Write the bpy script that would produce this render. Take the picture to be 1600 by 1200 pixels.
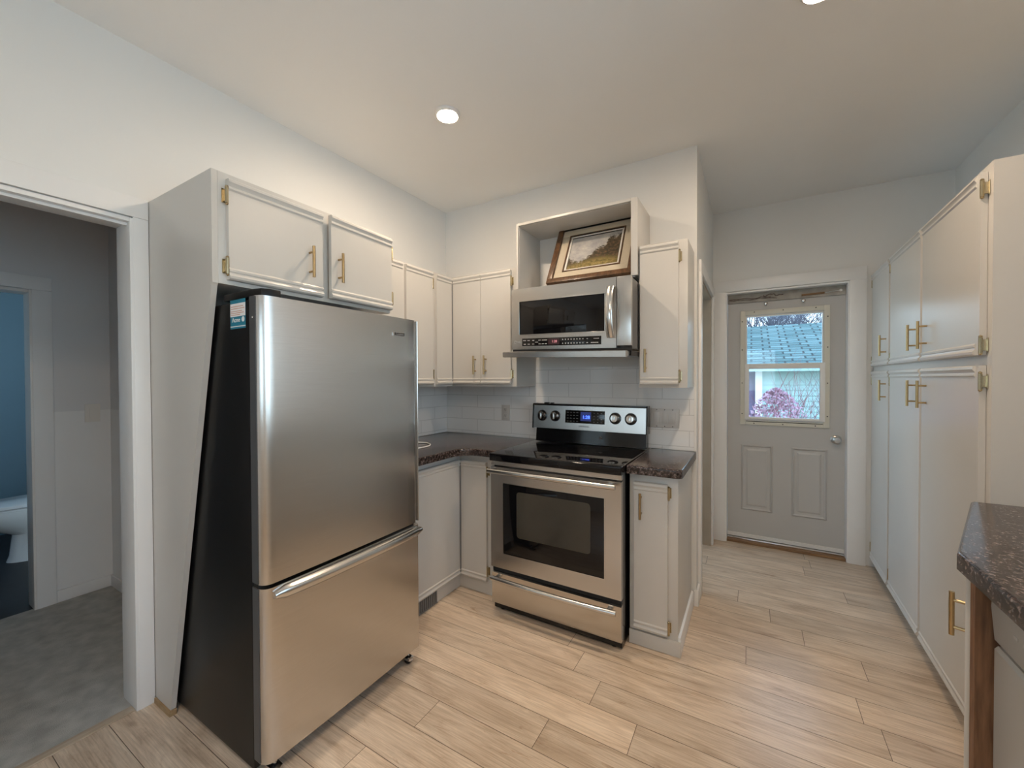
import bpy, bmesh, math, random
from mathutils import Vector, Matrix

random.seed(7)
for o in list(bpy.data.objects):
    bpy.data.objects.remove(o)
SC = bpy.context.scene
C = SC.collection
PI = math.pi

# ------------------------------------------------------------------ camera
H = 1.34
yaw, pit, rol = math.radians(-30.545), math.radians(.705), math.radians(.214)
fwd = Vector((math.sin(yaw)*math.cos(pit), math.cos(yaw)*math.cos(pit), -math.sin(pit)))
rgt = Vector((math.cos(yaw), -math.sin(yaw), 0))
dwn = fwd.cross(rgt)
r2 = math.cos(rol)*rgt + math.sin(rol)*dwn
d2 = -math.sin(rol)*rgt + math.cos(rol)*dwn
cam = bpy.data.cameras.new('camera')
cam_o = bpy.data.objects.new('camera', cam)
C.objects.link(cam_o)
cam.sensor_fit = 'HORIZONTAL'
cam.sensor_width = 36.0
cam.lens = 633.4/1600*36
cam.clip_start = .05
M3 = Matrix((r2, -d2, -fwd)).transposed()
cam_o.matrix_world = Matrix.Translation((0, 0, H)) @ M3.to_4x4()
SC.camera = cam_o

# ------------------------------------------------------------------ view, sky
SC.view_settings.view_transform = 'Standard'
SC.view_settings.look = 'None'
SC.view_settings.gamma = 1.0
SC.view_settings.exposure = 0.8
try:
    SC.view_settings.use_curve_mapping = False
except Exception:
    pass
SKY = 2.6          # overcast daylight
LAMP = 365.0        # strength of each ceiling bulb
LAMP_COL = (1.0, .80, .595)
w = bpy.data.worlds.new('sky')
SC.world = w
w.use_nodes = True
nt = w.node_tree
bg = nt.nodes['Background']
tc = nt.nodes.new('ShaderNodeTexCoord')
sx = nt.nodes.new('ShaderNodeSeparateXYZ')
cr = nt.nodes.new('ShaderNodeValToRGB')
cr.color_ramp.elements[0].position = 0.0
cr.color_ramp.elements[0].color = (.72, .90, 1.0, 1)
cr.color_ramp.elements[1].position = .7
cr.color_ramp.elements[1].color = (.46, .70, 1.0, 1)
nt.links.new(tc.outputs['Generated'], sx.inputs[0])
nt.links.new(sx.outputs['Z'], cr.inputs[0])
nt.links.new(cr.outputs[0], bg.inputs['Color'])
bg.inputs['Strength'].default_value = SKY


# ------------------------------------------------------------------ materials
def new_mat(name):
    m = bpy.data.materials.new(name)
    m.use_nodes = True
    n = m.node_tree
    return m, n, n.nodes['Principled BSDF']


def noise(n, scale, detail=3, vec=None, rough=.5):
    t = n.nodes.new('ShaderNodeTexNoise')
    t.inputs['Scale'].default_value = scale
    t.inputs['Detail'].default_value = detail
    t.inputs['Roughness'].default_value = rough
    if vec is not None:
        n.links.new(vec, t.inputs['Vector'])
    return t


def mapping(n, scale, src='Object'):
    c = n.nodes.new('ShaderNodeTexCoord')
    mp = n.nodes.new('ShaderNodeMapping')
    mp.inputs['Scale'].default_value = scale
    n.links.new(c.outputs[src], mp.inputs['Vector'])
    return mp.outputs[0]


def ramp(n, src, stops):
    r = n.nodes.new('ShaderNodeValToRGB')
    e = r.color_ramp.elements
    e[0].position, e[0].color = stops[0][0], (*stops[0][1], 1)
    e[1].position, e[1].color = stops[-1][0], (*stops[-1][1], 1)
    for p, c in stops[1:-1]:
        k = e.new(p)
        k.color = (*c, 1)
    n.links.new(src, r.inputs[0])
    return r.outputs[0]


def bump(n, b, src, strength, dist=.002):
    bp = n.nodes.new('ShaderNodeBump')
    bp.inputs['Strength'].default_value = strength
    bp.inputs['Distance'].default_value = dist
    n.links.new(src, bp.inputs['Height'])
    n.links.new(bp.outputs[0], b.inputs['Normal'])


def paint(name, col, rough=.5, var=.03, nscale=3.0, bmp=.05, bscale=60, metal=0.0, spec=.5):
    m, n, b = new_mat(name)
    v = mapping(n, (1, 1, 1))
    t = noise(n, nscale, 4, v)
    lo = tuple(max(0, c*(1-var)) for c in col)
    hi = tuple(min(1, c*(1+var)) for c in col)
    n.links.new(ramp(n, t.outputs['Fac'], [(.3, lo), (.7, hi)]), b.inputs['Base Color'])
    b.inputs['Roughness'].default_value = rough
    b.inputs['Metallic'].default_value = metal
    b.inputs['Specular IOR Level'].default_value = spec
    if bmp:
        bump(n, b, noise(n, bscale, 3, v).outputs['Fac'], bmp)
    return m


def steel(name, col=(.60, .58, .555), rough=.27, aniso=.75, rot=0.0, grain=(4, 4, 400)):
    m, n, b = new_mat(name)
    v = mapping(n, grain)
    t = noise(n, 3.0, 3, v)
    lo = tuple(c*.95 for c in col)
    hi = tuple(c*1.05 for c in col)
    n.links.new(ramp(n, t.outputs['Fac'], [(.3, lo), (.7, hi)]), b.inputs['Base Color'])
    b.inputs['Metallic'].default_value = 1.0
    b.inputs['Roughness'].default_value = rough
    b.inputs['Anisotropic'].default_value = aniso
    b.inputs['Anisotropic Rotation'].default_value = rot
    tg = n.nodes.new('ShaderNodeTangent')
    tg.direction_type = 'RADIAL'
    tg.axis = 'Z'
    n.links.new(tg.outputs[0], b.inputs['Tangent'])
    return m


def emit(name, col, s):
    m, n, b = new_mat(name)
    b.inputs['Base Color'].default_value = (0, 0, 0, 1)
    b.inputs['Emission Color'].default_value = (*col, 1)
    b.inputs['Emission Strength'].default_value = s
    return m


def glass_mat(name, tint=(.95, .98, 1.0)):
    m, n, b = new_mat(name)
    n.nodes.remove(b)
    out = n.nodes['Material Output']
    tr = n.nodes.new('ShaderNodeBsdfTransparent')
    tr.inputs[0].default_value = (*tint, 1)
    gl = n.nodes.new('ShaderNodeBsdfGlossy')
    gl.inputs['Roughness'].default_value = .02
    lw = n.nodes.new('ShaderNodeFresnel')
    lw.inputs[0].default_value = 1.45
    mx = n.nodes.new('ShaderNodeMixShader')
    n.links.new(lw.outputs[0], mx.inputs[0])
    n.links.new(tr.outputs[0], mx.inputs[1])
    n.links.new(gl.outputs[0], mx.inputs[2])
    n.links.new(mx.outputs[0], out.inputs[0])
    return m


def floor_mat():
    m, n, b = new_mat('oak_plank')
    uv = n.nodes.new('ShaderNodeUVMap')
    uv.uv_map = 'UVMap'
    at = n.nodes.new('ShaderNodeAttribute')
    at.attribute_name = 'plank'
    mp = n.nodes.new('ShaderNodeMapping')
    mp.inputs['Scale'].default_value = (1.2, 7, 1)
    ad = n.nodes.new('ShaderNodeVectorMath')
    ad.operation = 'MULTIPLY_ADD'
    ad.inputs[1].default_value = (37, 53, 0)
    n.links.new(at.outputs['Color'], ad.inputs[0])
    n.links.new(uv.outputs[0], ad.inputs[2])
    n.links.new(ad.outputs[0], mp.inputs[0])
    t1 = noise(n, 2.2, 6, mp.outputs[0], .62)
    t1.inputs['Distortion'].default_value = 1.1
    col = ramp(n, t1.outputs['Fac'], [(.22, (.40, .29, .205)), (.40, (.59, .465, .35)),
                                      (.58, (.71, .585, .46)), (.80, (.80, .68, .55))])
    # fine grain
    mp2 = n.nodes.new('ShaderNodeMapping')
    mp2.inputs['Scale'].default_value = (3, 90, 1)
    n.links.new(ad.outputs[0], mp2.inputs[0])
    t2 = noise(n, 2.0, 4, mp2.outputs[0], .6)
    g2 = ramp(n, t2.outputs['Fac'], [(.30, (.76, .74, .71)), (.62, (1.05, 1.05, 1.05))])
    mx = n.nodes.new('ShaderNodeMix')
    mx.data_type = 'RGBA'
    mx.blend_type = 'MULTIPLY'
    mx.inputs[0].default_value = 1
    n.links.new(col, mx.inputs[6])
    n.links.new(g2, mx.inputs[7])
    # plank tone
    sp = n.nodes.new('ShaderNodeSeparateXYZ')
    n.links.new(at.outputs['Color'], sp.inputs[0])
    tone = ramp(n, sp.outputs[2], [(0, (.87, .86, .85)), (1, (1.09, 1.07, 1.05))])
    mx2 = n.nodes.new('ShaderNodeMix')
    mx2.data_type = 'RGBA'
    mx2.blend_type = 'MULTIPLY'
    mx2.inputs[0].default_value = 1
    n.links.new(mx.outputs[2], mx2.inputs[6])
    n.links.new(tone, mx2.inputs[7])
    # dark knot streaks
    mp3 = n.nodes.new('ShaderNodeMapping')
    mp3.inputs['Scale'].default_value = (1.5, 9, 1)
    mp3.inputs['Location'].default_value = (3.3, 1.7, 0)
    n.links.new(ad.outputs[0], mp3.inputs[0])
    t3 = noise(n, 1.6, 7, mp3.outputs[0], .7)
    t3.inputs['Distortion'].default_value = 2.2
    k3 = ramp(n, t3.outputs['Fac'], [(.60, (1, 1, 1)), (.70, (.72, .62, .54)), (.80, (.50, .40, .33))])
    mx3 = n.nodes.new('ShaderNodeMix')
    mx3.data_type = 'RGBA'
    mx3.blend_type = 'MULTIPLY'
    mx3.inputs[0].default_value = 1
    n.links.new(mx2.outputs[2], mx3.inputs[6])
    n.links.new(k3, mx3.inputs[7])
    n.links.new(mx3.outputs[2], b.inputs['Base Color'])
    b.inputs['Roughness'].default_value = .30
    b.inputs['Specular IOR Level'].default_value = .5
    bump(n, b, t2.outputs['Fac'], .12, .001)
    return m


def granite(name, scale=105):
    m, n, b = new_mat(name)
    v = mapping(n, (1, 1, 1))
    t = noise(n, scale, 3, v, .7)
    t2 = noise(n, scale*.35, 4, v, .7)
    a = ramp(n, t.outputs['Fac'], [(.36, (.010, .008, .008)), (.48, (.040, .029, .026)), (.58, (.10, .075, .068)), (.68, (.25, .21, .20))])
    c = ramp(n, t2.outputs['Fac'], [(.35, (.55, .52, .52)), (.65, (1.25, 1.2, 1.18))])
    mx = n.nodes.new('ShaderNodeMix')
    mx.data_type = 'RGBA'
    mx.blend_type = 'MULTIPLY'
    mx.inputs[0].default_value = 1
    n.links.new(a, mx.inputs[6])
    n.links.new(c, mx.inputs[7])
    n.links.new(mx.outputs[2], b.inputs['Base Color'])
    b.inputs['Roughness'].default_value = .17
    return m


def brick_mat(name, c1, c2, mortar, scale, bw, bh, msize, rough, bmp, axes='xz', offset=.5):
    m, n, b = new_mat(name)
    c = n.nodes.new('ShaderNodeTexCoord')
    s = n.nodes.new('ShaderNodeSeparateXYZ')
    k = n.nodes.new('ShaderNodeCombineXYZ')
    n.links.new(c.outputs['Object'], s.inputs[0])
    if axes == 'xz':
        n.links.new(s.outputs['X'], k.inputs['X'])
        n.links.new(s.outputs['Z'], k.inputs['Y'])
    elif axes == 'x+yz':      # runs round an inside corner
        mth = n.nodes.new('ShaderNodeMath')
        mth.operation = 'SUBTRACT'
        n.links.new(s.outputs['X'], mth.inputs[0])
        n.links.new(s.outputs['Y'], mth.inputs[1])
        n.links.new(mth.outputs[0], k.inputs['X'])
        n.links.new(s.outputs['Z'], k.inputs['Y'])
    else:
        n.links.new(s.outputs['X'], k.inputs['X'])
        n.links.new(s.outputs['Y'], k.inputs['Y'])
    t = n.nodes.new('ShaderNodeTexBrick')
    t.inputs['Color1'].default_value = (*c1, 1)
    t.inputs['Color2'].default_value = (*c2, 1)
    t.inputs['Mortar'].default_value = (*mortar, 1)
    t.inputs['Scale'].default_value = scale
    t.inputs['Mortar Size'].default_value = msize
    t.inputs['Mortar Smooth'].default_value = .1
    t.inputs['Brick Width'].default_value = bw
    t.inputs['Row Height'].default_value = bh
    t.offset = offset
    n.links.new(k.outputs[0], t.inputs['Vector'])
    n.links.new(t.outputs['Color'], b.inputs['Base Color'])
    b.inputs['Roughness'].default_value = rough
    bump(n, b, t.outputs['Fac'], -bmp, .002)
    return m


def wood(name, lo, hi, scale=(3, 3, 40), rough=.5):
    m, n, b = new_mat(name)
    t = noise(n, 3, 5, mapping(n, scale), .6)
    n.links.new(ramp(n, t.outputs['Fac'], [(.3, lo), (.7, hi)]), b.inputs['Base Color'])
    b.inputs['Roughness'].default_value = rough
    return m


MT = {}
MT['wall'] = paint('white_wall_paint', (.775, .765, .74), .55, .012, 2, .04, 90)
MT['ceiling'] = paint('ceiling_paint', (.86, .855, .84), .8, .015, 1.5, .10, 120)
MT['trim'] = paint('white_trim_paint', (.80, .79, .775), .32, .015, 3, .03, 50)
MT['cab'] = paint('greige_cabinet_paint', (.585, .56, .522), .30, .015, 4, .05, 70)
MT['floor'] = floor_mat()
MT['carpet'] = paint('beige_carpet', (.42, .41, .38), .95, .18, 14, .9, 350)
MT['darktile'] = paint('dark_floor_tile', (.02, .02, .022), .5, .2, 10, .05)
MT['hallwall'] = paint('hall_wall_paint', (.72, .73, .75), .6, .02, 2, .04, 90)
MT['halllit'] = paint('hall_lit_wall_paint', (.82, .83, .84), .5, .02, 2, .04, 90)  # paler copy of the hall paint: light below the header's shadow put into colour
MT['bathwall'] = paint('bathroom_wall_daylight_blue', (.19, .31, .39), .6, .02, 2, .04, 90)  # blue of the bathroom daylight is put into the colour
MT['steel'] = steel('brushed_stainless')
MT['steel_h'] = steel('brushed_stainless_bar', (.66, .65, .63), .22, .5)
MT['chrome'] = paint('polished_metal', (.72, .71, .70), .12, .02, 4, 0, metal=1)
MT['brass'] = paint('brass', (.52, .44, .29), .25, .05, 30, 0, metal=1)
MT['gold'] = paint('brushed_gold', (.46, .33, .17), .32, .05, 60, 0, metal=1)
MT['blackgloss'] = paint('black_gloss', (.008, .008, .009), .12, .1, 6, 0)
MT['blackglass'] = paint('black_glass', (.005, .005, .006), .045, .1, 6, 0, spec=.38)
MT['blacksatin'] = paint('black_satin', (.006, .006, .0065), .33, .1, 40, .04, 300, 0, .28)
MT['ovenglass'] = paint('oven_window_glass', (.05, .045, .036), .06, .25, 3, 0)
MT['greyside'] = paint('charcoal_plastic', (.07, .072, .075), .35, .05, 8, 0)
MT['granite'] = granite('dark_brown_laminate')
MT['tile'] = brick_mat('white_subway_tile', (.82, .81, .80), (.84, .83, .82), (.64, .63, .62), 1, .305, .0935, .0022, .16, .5, 'x+yz')
MT['doorpaint'] = paint('grey_door_paint', (.50, .485, .465), .40, .02, 3, .04, 60)
MT['cream'] = paint('cream_vinyl', (.66, .63, .54), .42, .02, 5, .03)
MT['plastic'] = paint('white_plastic', (.78, .76, .73), .3, .01, 5, 0)
MT['plate'] = paint('ivory_plate', (.60, .575, .55), .3, .01, 5, 0)
MT['screw'] = paint('dark_screw', (.04, .035, .03), .5, .1, 30, 0)
MT['dark'] = paint('dark_recess', (.006, .006, .006), .7, .1, 30, 0)
MT['slot'] = paint('outlet_slot', (.08, .07, .07), .6, .1, 30, 0)
MT['ventmetal'] = paint('grey_vent_metal', (.19, .185, .18), .45, .05, 20, 0)
MT['rawwood'] = wood('raw_brown_wood', (.11, .048, .022), (.25, .125, .06), (30, 30, 2.5), .55)
MT['thresh'] = wood('worn_oak', (.16, .085, .04), (.33, .19, .09), (2, 30, 30), .5)
MT['palewood'] = wood('pale_wood_strip', (.42, .33, .24), (.56, .46, .35), (30, 2, 30), .5)
MT['beige'] = paint('beige_wood_jamb', (.36, .29, .215), .5, .06, 6, .05)
MT['frame'] = wood('walnut_frame', (.055, .028, .013), (.17, .085, .04), (25, 25, 3), .3)
MT['mat'] = paint('linen_mat', (.56, .48, .36), .8, .05, 200, .2, 400)
MT['fillet'] = paint('white_fillet', (.78, .75, .68), .5, .02, 20, 0)
MT['bulb'] = emit('lit_bulb', LAMP_COL, LAMP)
MT['teal'] = paint('teal_sticker', (.02, .20, .30), .35, .03, 30, 0)
MT['white'] = paint('white_print', (.8, .8, .8), .4, .01, 30, 0)
MT['lightprint'] = paint('grey_print', (.42, .42, .42), .4, .01, 30, 0)
MT['salmon'] = paint('salmon_print', (.62, .36, .27), .4, .05, 90, 0)
MT['blueled'] = emit('blue_display_digits', (.05, .12, 1.0), 3.0)
MT['bluescreen'] = emit('blue_display', (.010, .016, .075), 1.0)
MT['redled'] = emit('red_display_digits', (.8, .30, .32), .7)
MT['redscreen'] = emit('red_display', (.018, .005, .006), .8)
MT['glass'] = glass_mat('window_glass')
MT['porcelain'] = paint('porcelain', (.72, .74, .74), .12, .01, 5, 0)
MT['dishwhite'] = paint('grey_dishwasher_enamel', (.40, .40, .39), .33, .02, 5, .02)
MT['dishpanel'] = paint('grey_dishwasher_panel', (.33, .33, .325), .33, .02, 5, .02)
MT['siding'] = paint('white_vinyl_siding', (.34, .48, .47), .5, .03, 3, .03)
MT['roof'] = brick_mat('grey_shingles', (.045, .10, .098), (.125, .205, .20), (.008, .02, .02), 1, .34, .17, .018, .9, .8, 'xy', .37)
MT['bark'] = paint('grey_bark', (.10, .10, .13), .85, .25, 25, .3)
MT['redtwig'] = paint('red_twig', (.21, .06, .075), .8, .25, 25, .2)
MT['redleaf'] = paint('dull_pink_leaf', (.42, .24, .30), .7, .25, 9, .1)
MT['darkplum'] = paint('dull_plum_paint', (.16, .13, .22), .8, .2, 9, .1)
MT['grass'] = paint('dry_lawn', (.16, .18, .09), .95, .3, 5, .5, 60)
MT['concrete'] = paint('concrete', (.45, .45, .44), .85, .1, 6, .2, 40)


# picture painted on canvas: sky, hill with trees, meadow
def canvas_mat():
    m, n, b = new_mat('landscape_canvas')
    uv = n.nodes.new('ShaderNodeUVMap')
    uv.uv_map = 'UVMap'
    s = n.nodes.new('ShaderNodeSeparateXYZ')
    n.links.new(uv.outputs[0], s.inputs[0])

    def math_(op, a, b_):
        q = n.nodes.new('ShaderNodeMath')
        q.operation = op
        for i, x in enumerate((a, b_)):
            if isinstance(x, (int, float)):
                q.inputs[i].default_value = x
            else:
                n.links.new(x, q.inputs[i])
        return q.outputs[0]
    t = noise(n, 5, 6, uv.outputs[0], .65)
    t2 = noise(n, 16, 6, uv.outputs[0], .7)
    sky = ramp(n, t.outputs['Fac'], [(.3, (.34, .32, .34)), (.7, (.60, .58, .52))])
    tree = ramp(n, t2.outputs['Fac'], [(.30, (.014, .020, .012)), (.5, (.075, .055, .030)), (.70, (.24, .13, .07))])
    mead = ramp(n, t2.outputs['Fac'], [(.32, (.07, .06, .015)), (.5, (.23, .17, .05)), (.68, (.42, .31, .12))])

    def mixc(fac, a, b_):
        q = n.nodes.new('ShaderNodeMix')
        q.data_type = 'RGBA'
        n.links.new(fac, q.inputs[0])
        n.links.new(a, q.inputs[6])
        n.links.new(b_, q.inputs[7])
        return q.outputs[2]

    def curve(pts):
        q = n.nodes.new('ShaderNodeFloatCurve')
        c = q.mapping.curves[0]
        c.points[0].location = pts[0]
        c.points[1].location = pts[-1]
        for p in pts[1:-1]:
            c.points.new(*p)
        q.mapping.update()
        n.links.new(s.outputs['X'], q.inputs['Value'])
        return q.outputs[0]
    ridge = curve([(0, .40), (.07, .30), (.2, .22), (.36, .29), (.46, .42), (.56, .56), (.70, .62), (.78, .86), (.86, .84), (1, .94)])
    ground = curve([(0, .12), (.3, .20), (.6, .26), (1, .20)])
    wob = math_('MULTIPLY', math_('SUBTRACT', t2.outputs['Fac'], .5), .55)
    y = math_('ADD', s.outputs['Y'], wob)

    def below(line, soft):
        q = n.nodes.new('ShaderNodeMapRange')
        n.links.new(math_('SUBTRACT', line, y), q.inputs[0])
        q.inputs[1].default_value = -soft
        q.inputs[2].default_value = soft
        return q.outputs[0]
    c1 = mixc(below(ridge, .05), sky, tree)
    c2 = mixc(below(ground, .05), c1, mead)
    n.links.new(c2, b.inputs['Base Color'])
    b.inputs['Roughness'].default_value = .45
    bump(n, b, t2.outputs['Fac'], .3, .001)
    return m


MT['canvas'] = canvas_mat()


# ------------------------------------------------------------------ mesh helpers
def add_box(bm, x0, x1, y0, y1, z0, z1, bev=0.0, seg=2, T=None):
    t = bmesh.new()
    vs = [t.verts.new((x, y, z)) for x in (x0, x1) for y in (y0, y1) for z in (z0, z1)]
    for f in ((0, 1, 3, 2), (4, 6, 7, 5), (0, 4, 5, 1), (2, 3, 7, 6), (0, 2, 6, 4), (1, 5, 7, 3)):
        t.faces.new([vs[i] for i in f])
    if bev > 0:
        bmesh.ops.bevel(t, geom=list(t.edges), offset=bev, segments=seg, affect='EDGES', profile=.6)
    merge(bm, t, T)


def merge(bm, t, T=None):
    if T:
        for v in t.verts:
            v.co = Vector(T(*v.co))
    mp = {}
    for v in t.verts:
        mp[v] = bm.verts.new(v.co)
    for f in t.faces:
        try:
            bm.faces.new([mp[v] for v in f.verts])
        except ValueError:
            pass
    t.free()


def add_prism(bm, pts, axis, a0, a1, T=None, bev=0.0, seg=2):
    """extrude a 2-D outline along an axis: 'x' pts=(y,z), 'y' pts=(x,z), 'z' pts=(x,y)"""
    def mk(p, a):
        return {'x': (a, p[0], p[1]), 'y': (p[0], a, p[1]), 'z': (p[0], p[1], a)}[axis]
    t = bmesh.new()
    A = [t.verts.new(mk(p, a0)) for p in pts]
    B = [t.verts.new(mk(p, a1)) for p in pts]
    n = len(pts)
    t.faces.new(A)
    top = t.faces.new(B[::-1])
    for i in range(n):
        t.faces.new((A[i], A[(i+1) % n], B[(i+1) % n], B[i]))
    if bev > 0:
        bmesh.ops.recalc_face_normals(t, faces=t.faces)
        es = set(top.edges) | set(t.faces[0].edges if False else [])
        bmesh.ops.bevel(t, geom=list(es), offset=bev, segments=seg, affect='EDGES', profile=.6)
    merge(bm, t, T)


def add_tube(bm, path, r, seg=8, closed=False, caps=True, T=None):
    t = bmesh.new()
    P = [Vector(p) for p in path]
    n = len(P)
    rs = r if isinstance(r, (list, tuple)) else [r]*n
    rings = []
    up = None
    for i, p in enumerate(P):
        if closed:
            d = (P[(i+1) % n]-P[i-1])
        else:
            d = P[min(i+1, n-1)]-P[max(i-1, 0)]
        d.normalize()
        if up is None:
            up = Vector((0, 0, 1)) if abs(d.z) < .9 else Vector((1, 0, 0))
        s = d.cross(up)
        s.normalize()
        up = s.cross(d)
        up.normalize()
        rings.append([t.verts.new(p + (math.cos(2*PI*k/seg)*s + math.sin(2*PI*k/seg)*up)*rs[i]) for k in range(seg)])
    for i in range(n if closed else n-1):
        a, b = rings[i], rings[(i+1) % n]
        for k in range(seg):
            t.faces.new((a[k], a[(k+1) % seg], b[(k+1) % seg], b[k]))
    if caps and not closed:
        t.faces.new(rings[0][::-1])
        t.faces.new(rings[-1])
    merge(bm, t, T)


def add_lathe(bm, prof, origin, axis=(0, 0, 1), seg=20, T=None, ex=1.0, ey=1.0):
    """prof: (radius, height along axis)"""
    t = bmesh.new()
    ax = Vector(axis).normalized()
    u = ax.cross(Vector((0, 0, 1)) if abs(ax.z) < .9 else Vector((1, 0, 0))).normalized()
    v = ax.cross(u)
    O = Vector(origin)
    rings = []
    for r, h in prof:
        if r < 1e-6:
            rings.append([t.verts.new(O+ax*h)])
        else:
            rings.append([t.verts.new(O+ax*h+(u*math.cos(2*PI*k/seg)*ex+v*math.sin(2*PI*k/seg)*ey)*r) for k in range(seg)])
    for a, b in zip(rings, rings[1:]):
        for k in range(seg):
            k2 = (k+1) % seg
            if len(a) == 1 and len(b) == 1:
                continue
            if len(a) == 1:
                t.faces.new((a[0], b[k], b[k2]))
            elif len(b) == 1:
                t.faces.new((a[k], b[0], a[k2]))
            else:
                t.faces.new((a[k], b[k], b[k2], a[k2]))
    if len(rings[0]) > 1:
        t.faces.new(rings[0][::-1])
    if len(rings[-1]) > 1:
        t.faces.new(rings[-1])
    merge(bm, t, T)


def obj(name, bm, m, parent=None, smooth=35, origin=None):
    bmesh.ops.remove_doubles(bm, verts=bm.verts, dist=1e-6)
    bmesh.ops.recalc_face_normals(bm, faces=bm.faces)
    me = bpy.data.meshes.new(name)
    bm.to_mesh(me)
    bm.free()
    me.materials.append(MT[m] if isinstance(m, str) else m)
    if smooth:
        for p in me.polygons:
            p.use_smooth = True
        me.set_sharp_from_angle(angle=math.radians(smooth))
    o = bpy.data.objects.new(name, me)
    C.objects.link(o)
    if origin is not None:
        me.transform(Matrix.Translation(-Vector(origin)))
        o.location = origin
    if parent is not None:
        o.parent = parent
        o.matrix_parent_inverse = Matrix.Translation(-world_loc(parent))
    return o


def world_loc(o):
    # every object here is only translated; with the parent inverse its own location stays a world location
    return Vector(o.location)


def thing(name, label, cat, loc=(0, 0, 0), group=None):
    o = bpy.data.objects.new(name, None)
    o.empty_display_size = .1
    C.objects.link(o)
    o.location = loc
    return tag(o, label, cat, group)


def tag(o, label, cat, group=None, kind=None):
    o['label'] = label
    o['category'] = cat
    if group:
        o['group'] = group
    if kind:
        o['kind'] = kind
    return o


def struct(name, bm, m, parent=None, smooth=35):
    o = obj(name, bm, m, parent, smooth)
    if parent is None:
        o['kind'] = 'structure'
    return o


def struct_empty(name, loc=(0, 0, 0)):
    o = bpy.data.objects.new(name, None)
    o.empty_display_size = .1
    C.objects.link(o)
    o.location = loc
    o['kind'] = 'structure'
    return o


def NB():
    return bmesh.new()


def box_obj(name, m, parent, x0, x1, y0, y1, z0, z1, bev=0.0, T=None):
    bm = NB()
    add_box(bm, x0, x1, y0, y1, z0, z1, bev, 2, T)
    return obj(name, bm, m, parent)


def text_obj(name, s, size, m, parent, T, depth=.0004, align='CENTER'):
    """real lettering: letters lie in local (x right, y up, z out) and are mapped by T"""
    cu = bpy.data.curves.new('lettering', 'FONT')
    cu.body = s
    cu.size = size
    cu.extrude = depth
    cu.align_x = align
    cu.align_y = 'CENTER'
    cu.resolution_u = 3
    tmp = bpy.data.objects.new('lettering', cu)
    C.objects.link(tmp)
    dg = bpy.context.evaluated_depsgraph_get()
    me = bpy.data.meshes.new_from_object(tmp.evaluated_get(dg))
    bpy.data.objects.remove(tmp)
    bpy.data.curves.remove(cu)
    bm = NB()
    bm.from_mesh(me)
    bpy.data.meshes.remove(me)
    for v in bm.verts:
        v.co = Vector(T(*v.co))
    return obj(name, bm, m, parent, 0)


class Fr:
    """a vertical face: u runs along it, n comes out of it, z is up"""
    def __init__(s, o, u, n):
        s.o, s.u, s.n = o, u, n

    def __call__(s, u, n, z):
        return (s.o[0]+s.u[0]*u+s.n[0]*n, s.o[1]+s.u[1]*u+s.n[1]*n, z)


# ------------------------------------------------------------------ cabinet parts
def door_profile(z0, z1, t=.018):
    b = [(0, z0), (t+.002, z0), (t+.007, z0+.005), (t+.008, z0+.013), (t+.002, z0+.021), (t+.001, z0+.026),
         (t+.004, z0+.029), (t+.0045, z0+.036), (t, z0+.042)]
    tp = [(n, z0+z1-z) for n, z in b][::-1]
    return b+tp


def make_door(parent, fr, u0, u1, z0, z1, handle=None, hinges=(), name='door', plain=(0, 0)):
    """slab door with double-grooved rails along top and bottom"""
    bm = NB()
    add_prism(bm, [(n+.001, z) for n, z in door_profile(z0, z1)], 'x', u0+plain[0], u1-plain[1], fr)
    if plain[0]:
        add_box(bm, u0, u0+plain[0], .001, .019, z0, z1, 0, 2, fr)
    if plain[1]:
        add_box(bm, u1-plain[1], u1, .001, .019, z0, z1, 0, 2, fr)
    d = obj(name, bm, 'cab', parent)
    if handle:
        bar_pull(d, fr, handle[0], handle[1], handle[2] if len(handle) > 2 else .128, .019)
    for (u, z, side) in hinges:
        make_hinge(d, fr, u, z, side)
    return d


def bar_pull(parent, fr, u, zc, L=.128, base=.019, off=.031):
    bm = NB()
    add_tube(bm, [(u, base+off, zc-L/2), (u, base+off, zc+L/2)], .0058, 12, T=fr)
    for s in (-1, 1):
        add_tube(bm, [(u, base+.0005, zc+s*L*.31), (u, base+off, zc+s*L*.31)], .0042, 10, T=fr)
    return obj('handle', bm, 'gold', parent)


def make_hinge(parent, fr, u, z, side):
    """small brass butt hinge at a door edge; side = direction of the frame leaf"""
    bm = NB()
    h = .028
    a, b = sorted((u+side*.003, u+side*.0145))
    add_box(bm, a, b, .0005, .003, z-h*.9, z+h*.9, .0008, 1, fr)
    add_tube(bm, [(u+side*.004, .017, z-h), (u+side*.004, .017, z+h)], .0058, 10, T=fr)
    add_box(bm, *sorted((u+side*.0035, u+side*.0085)), .003, .018, z-h*.7, z+h*.7, 0, 1, fr)
    for s in (-1, 1):
        add_lathe(bm, [(.0045, 0), (.006, .003), (.004, .006), (0, .008)], fr(u+side*.004, .017, z+s*h), (0, 0, s), 8)
    return obj('hinge', bm, 'brass', parent)


BACK, LEFT = 2.593, -2.15       # kitchen back wall, kitchen left wall
CEIL = 2.695
ENT = 3.756                      # wall with the outside door
PARTX = -.275                    # face of the wall beside the entry passage
RIGHT = 1.14
FRONT = -2.4


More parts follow.
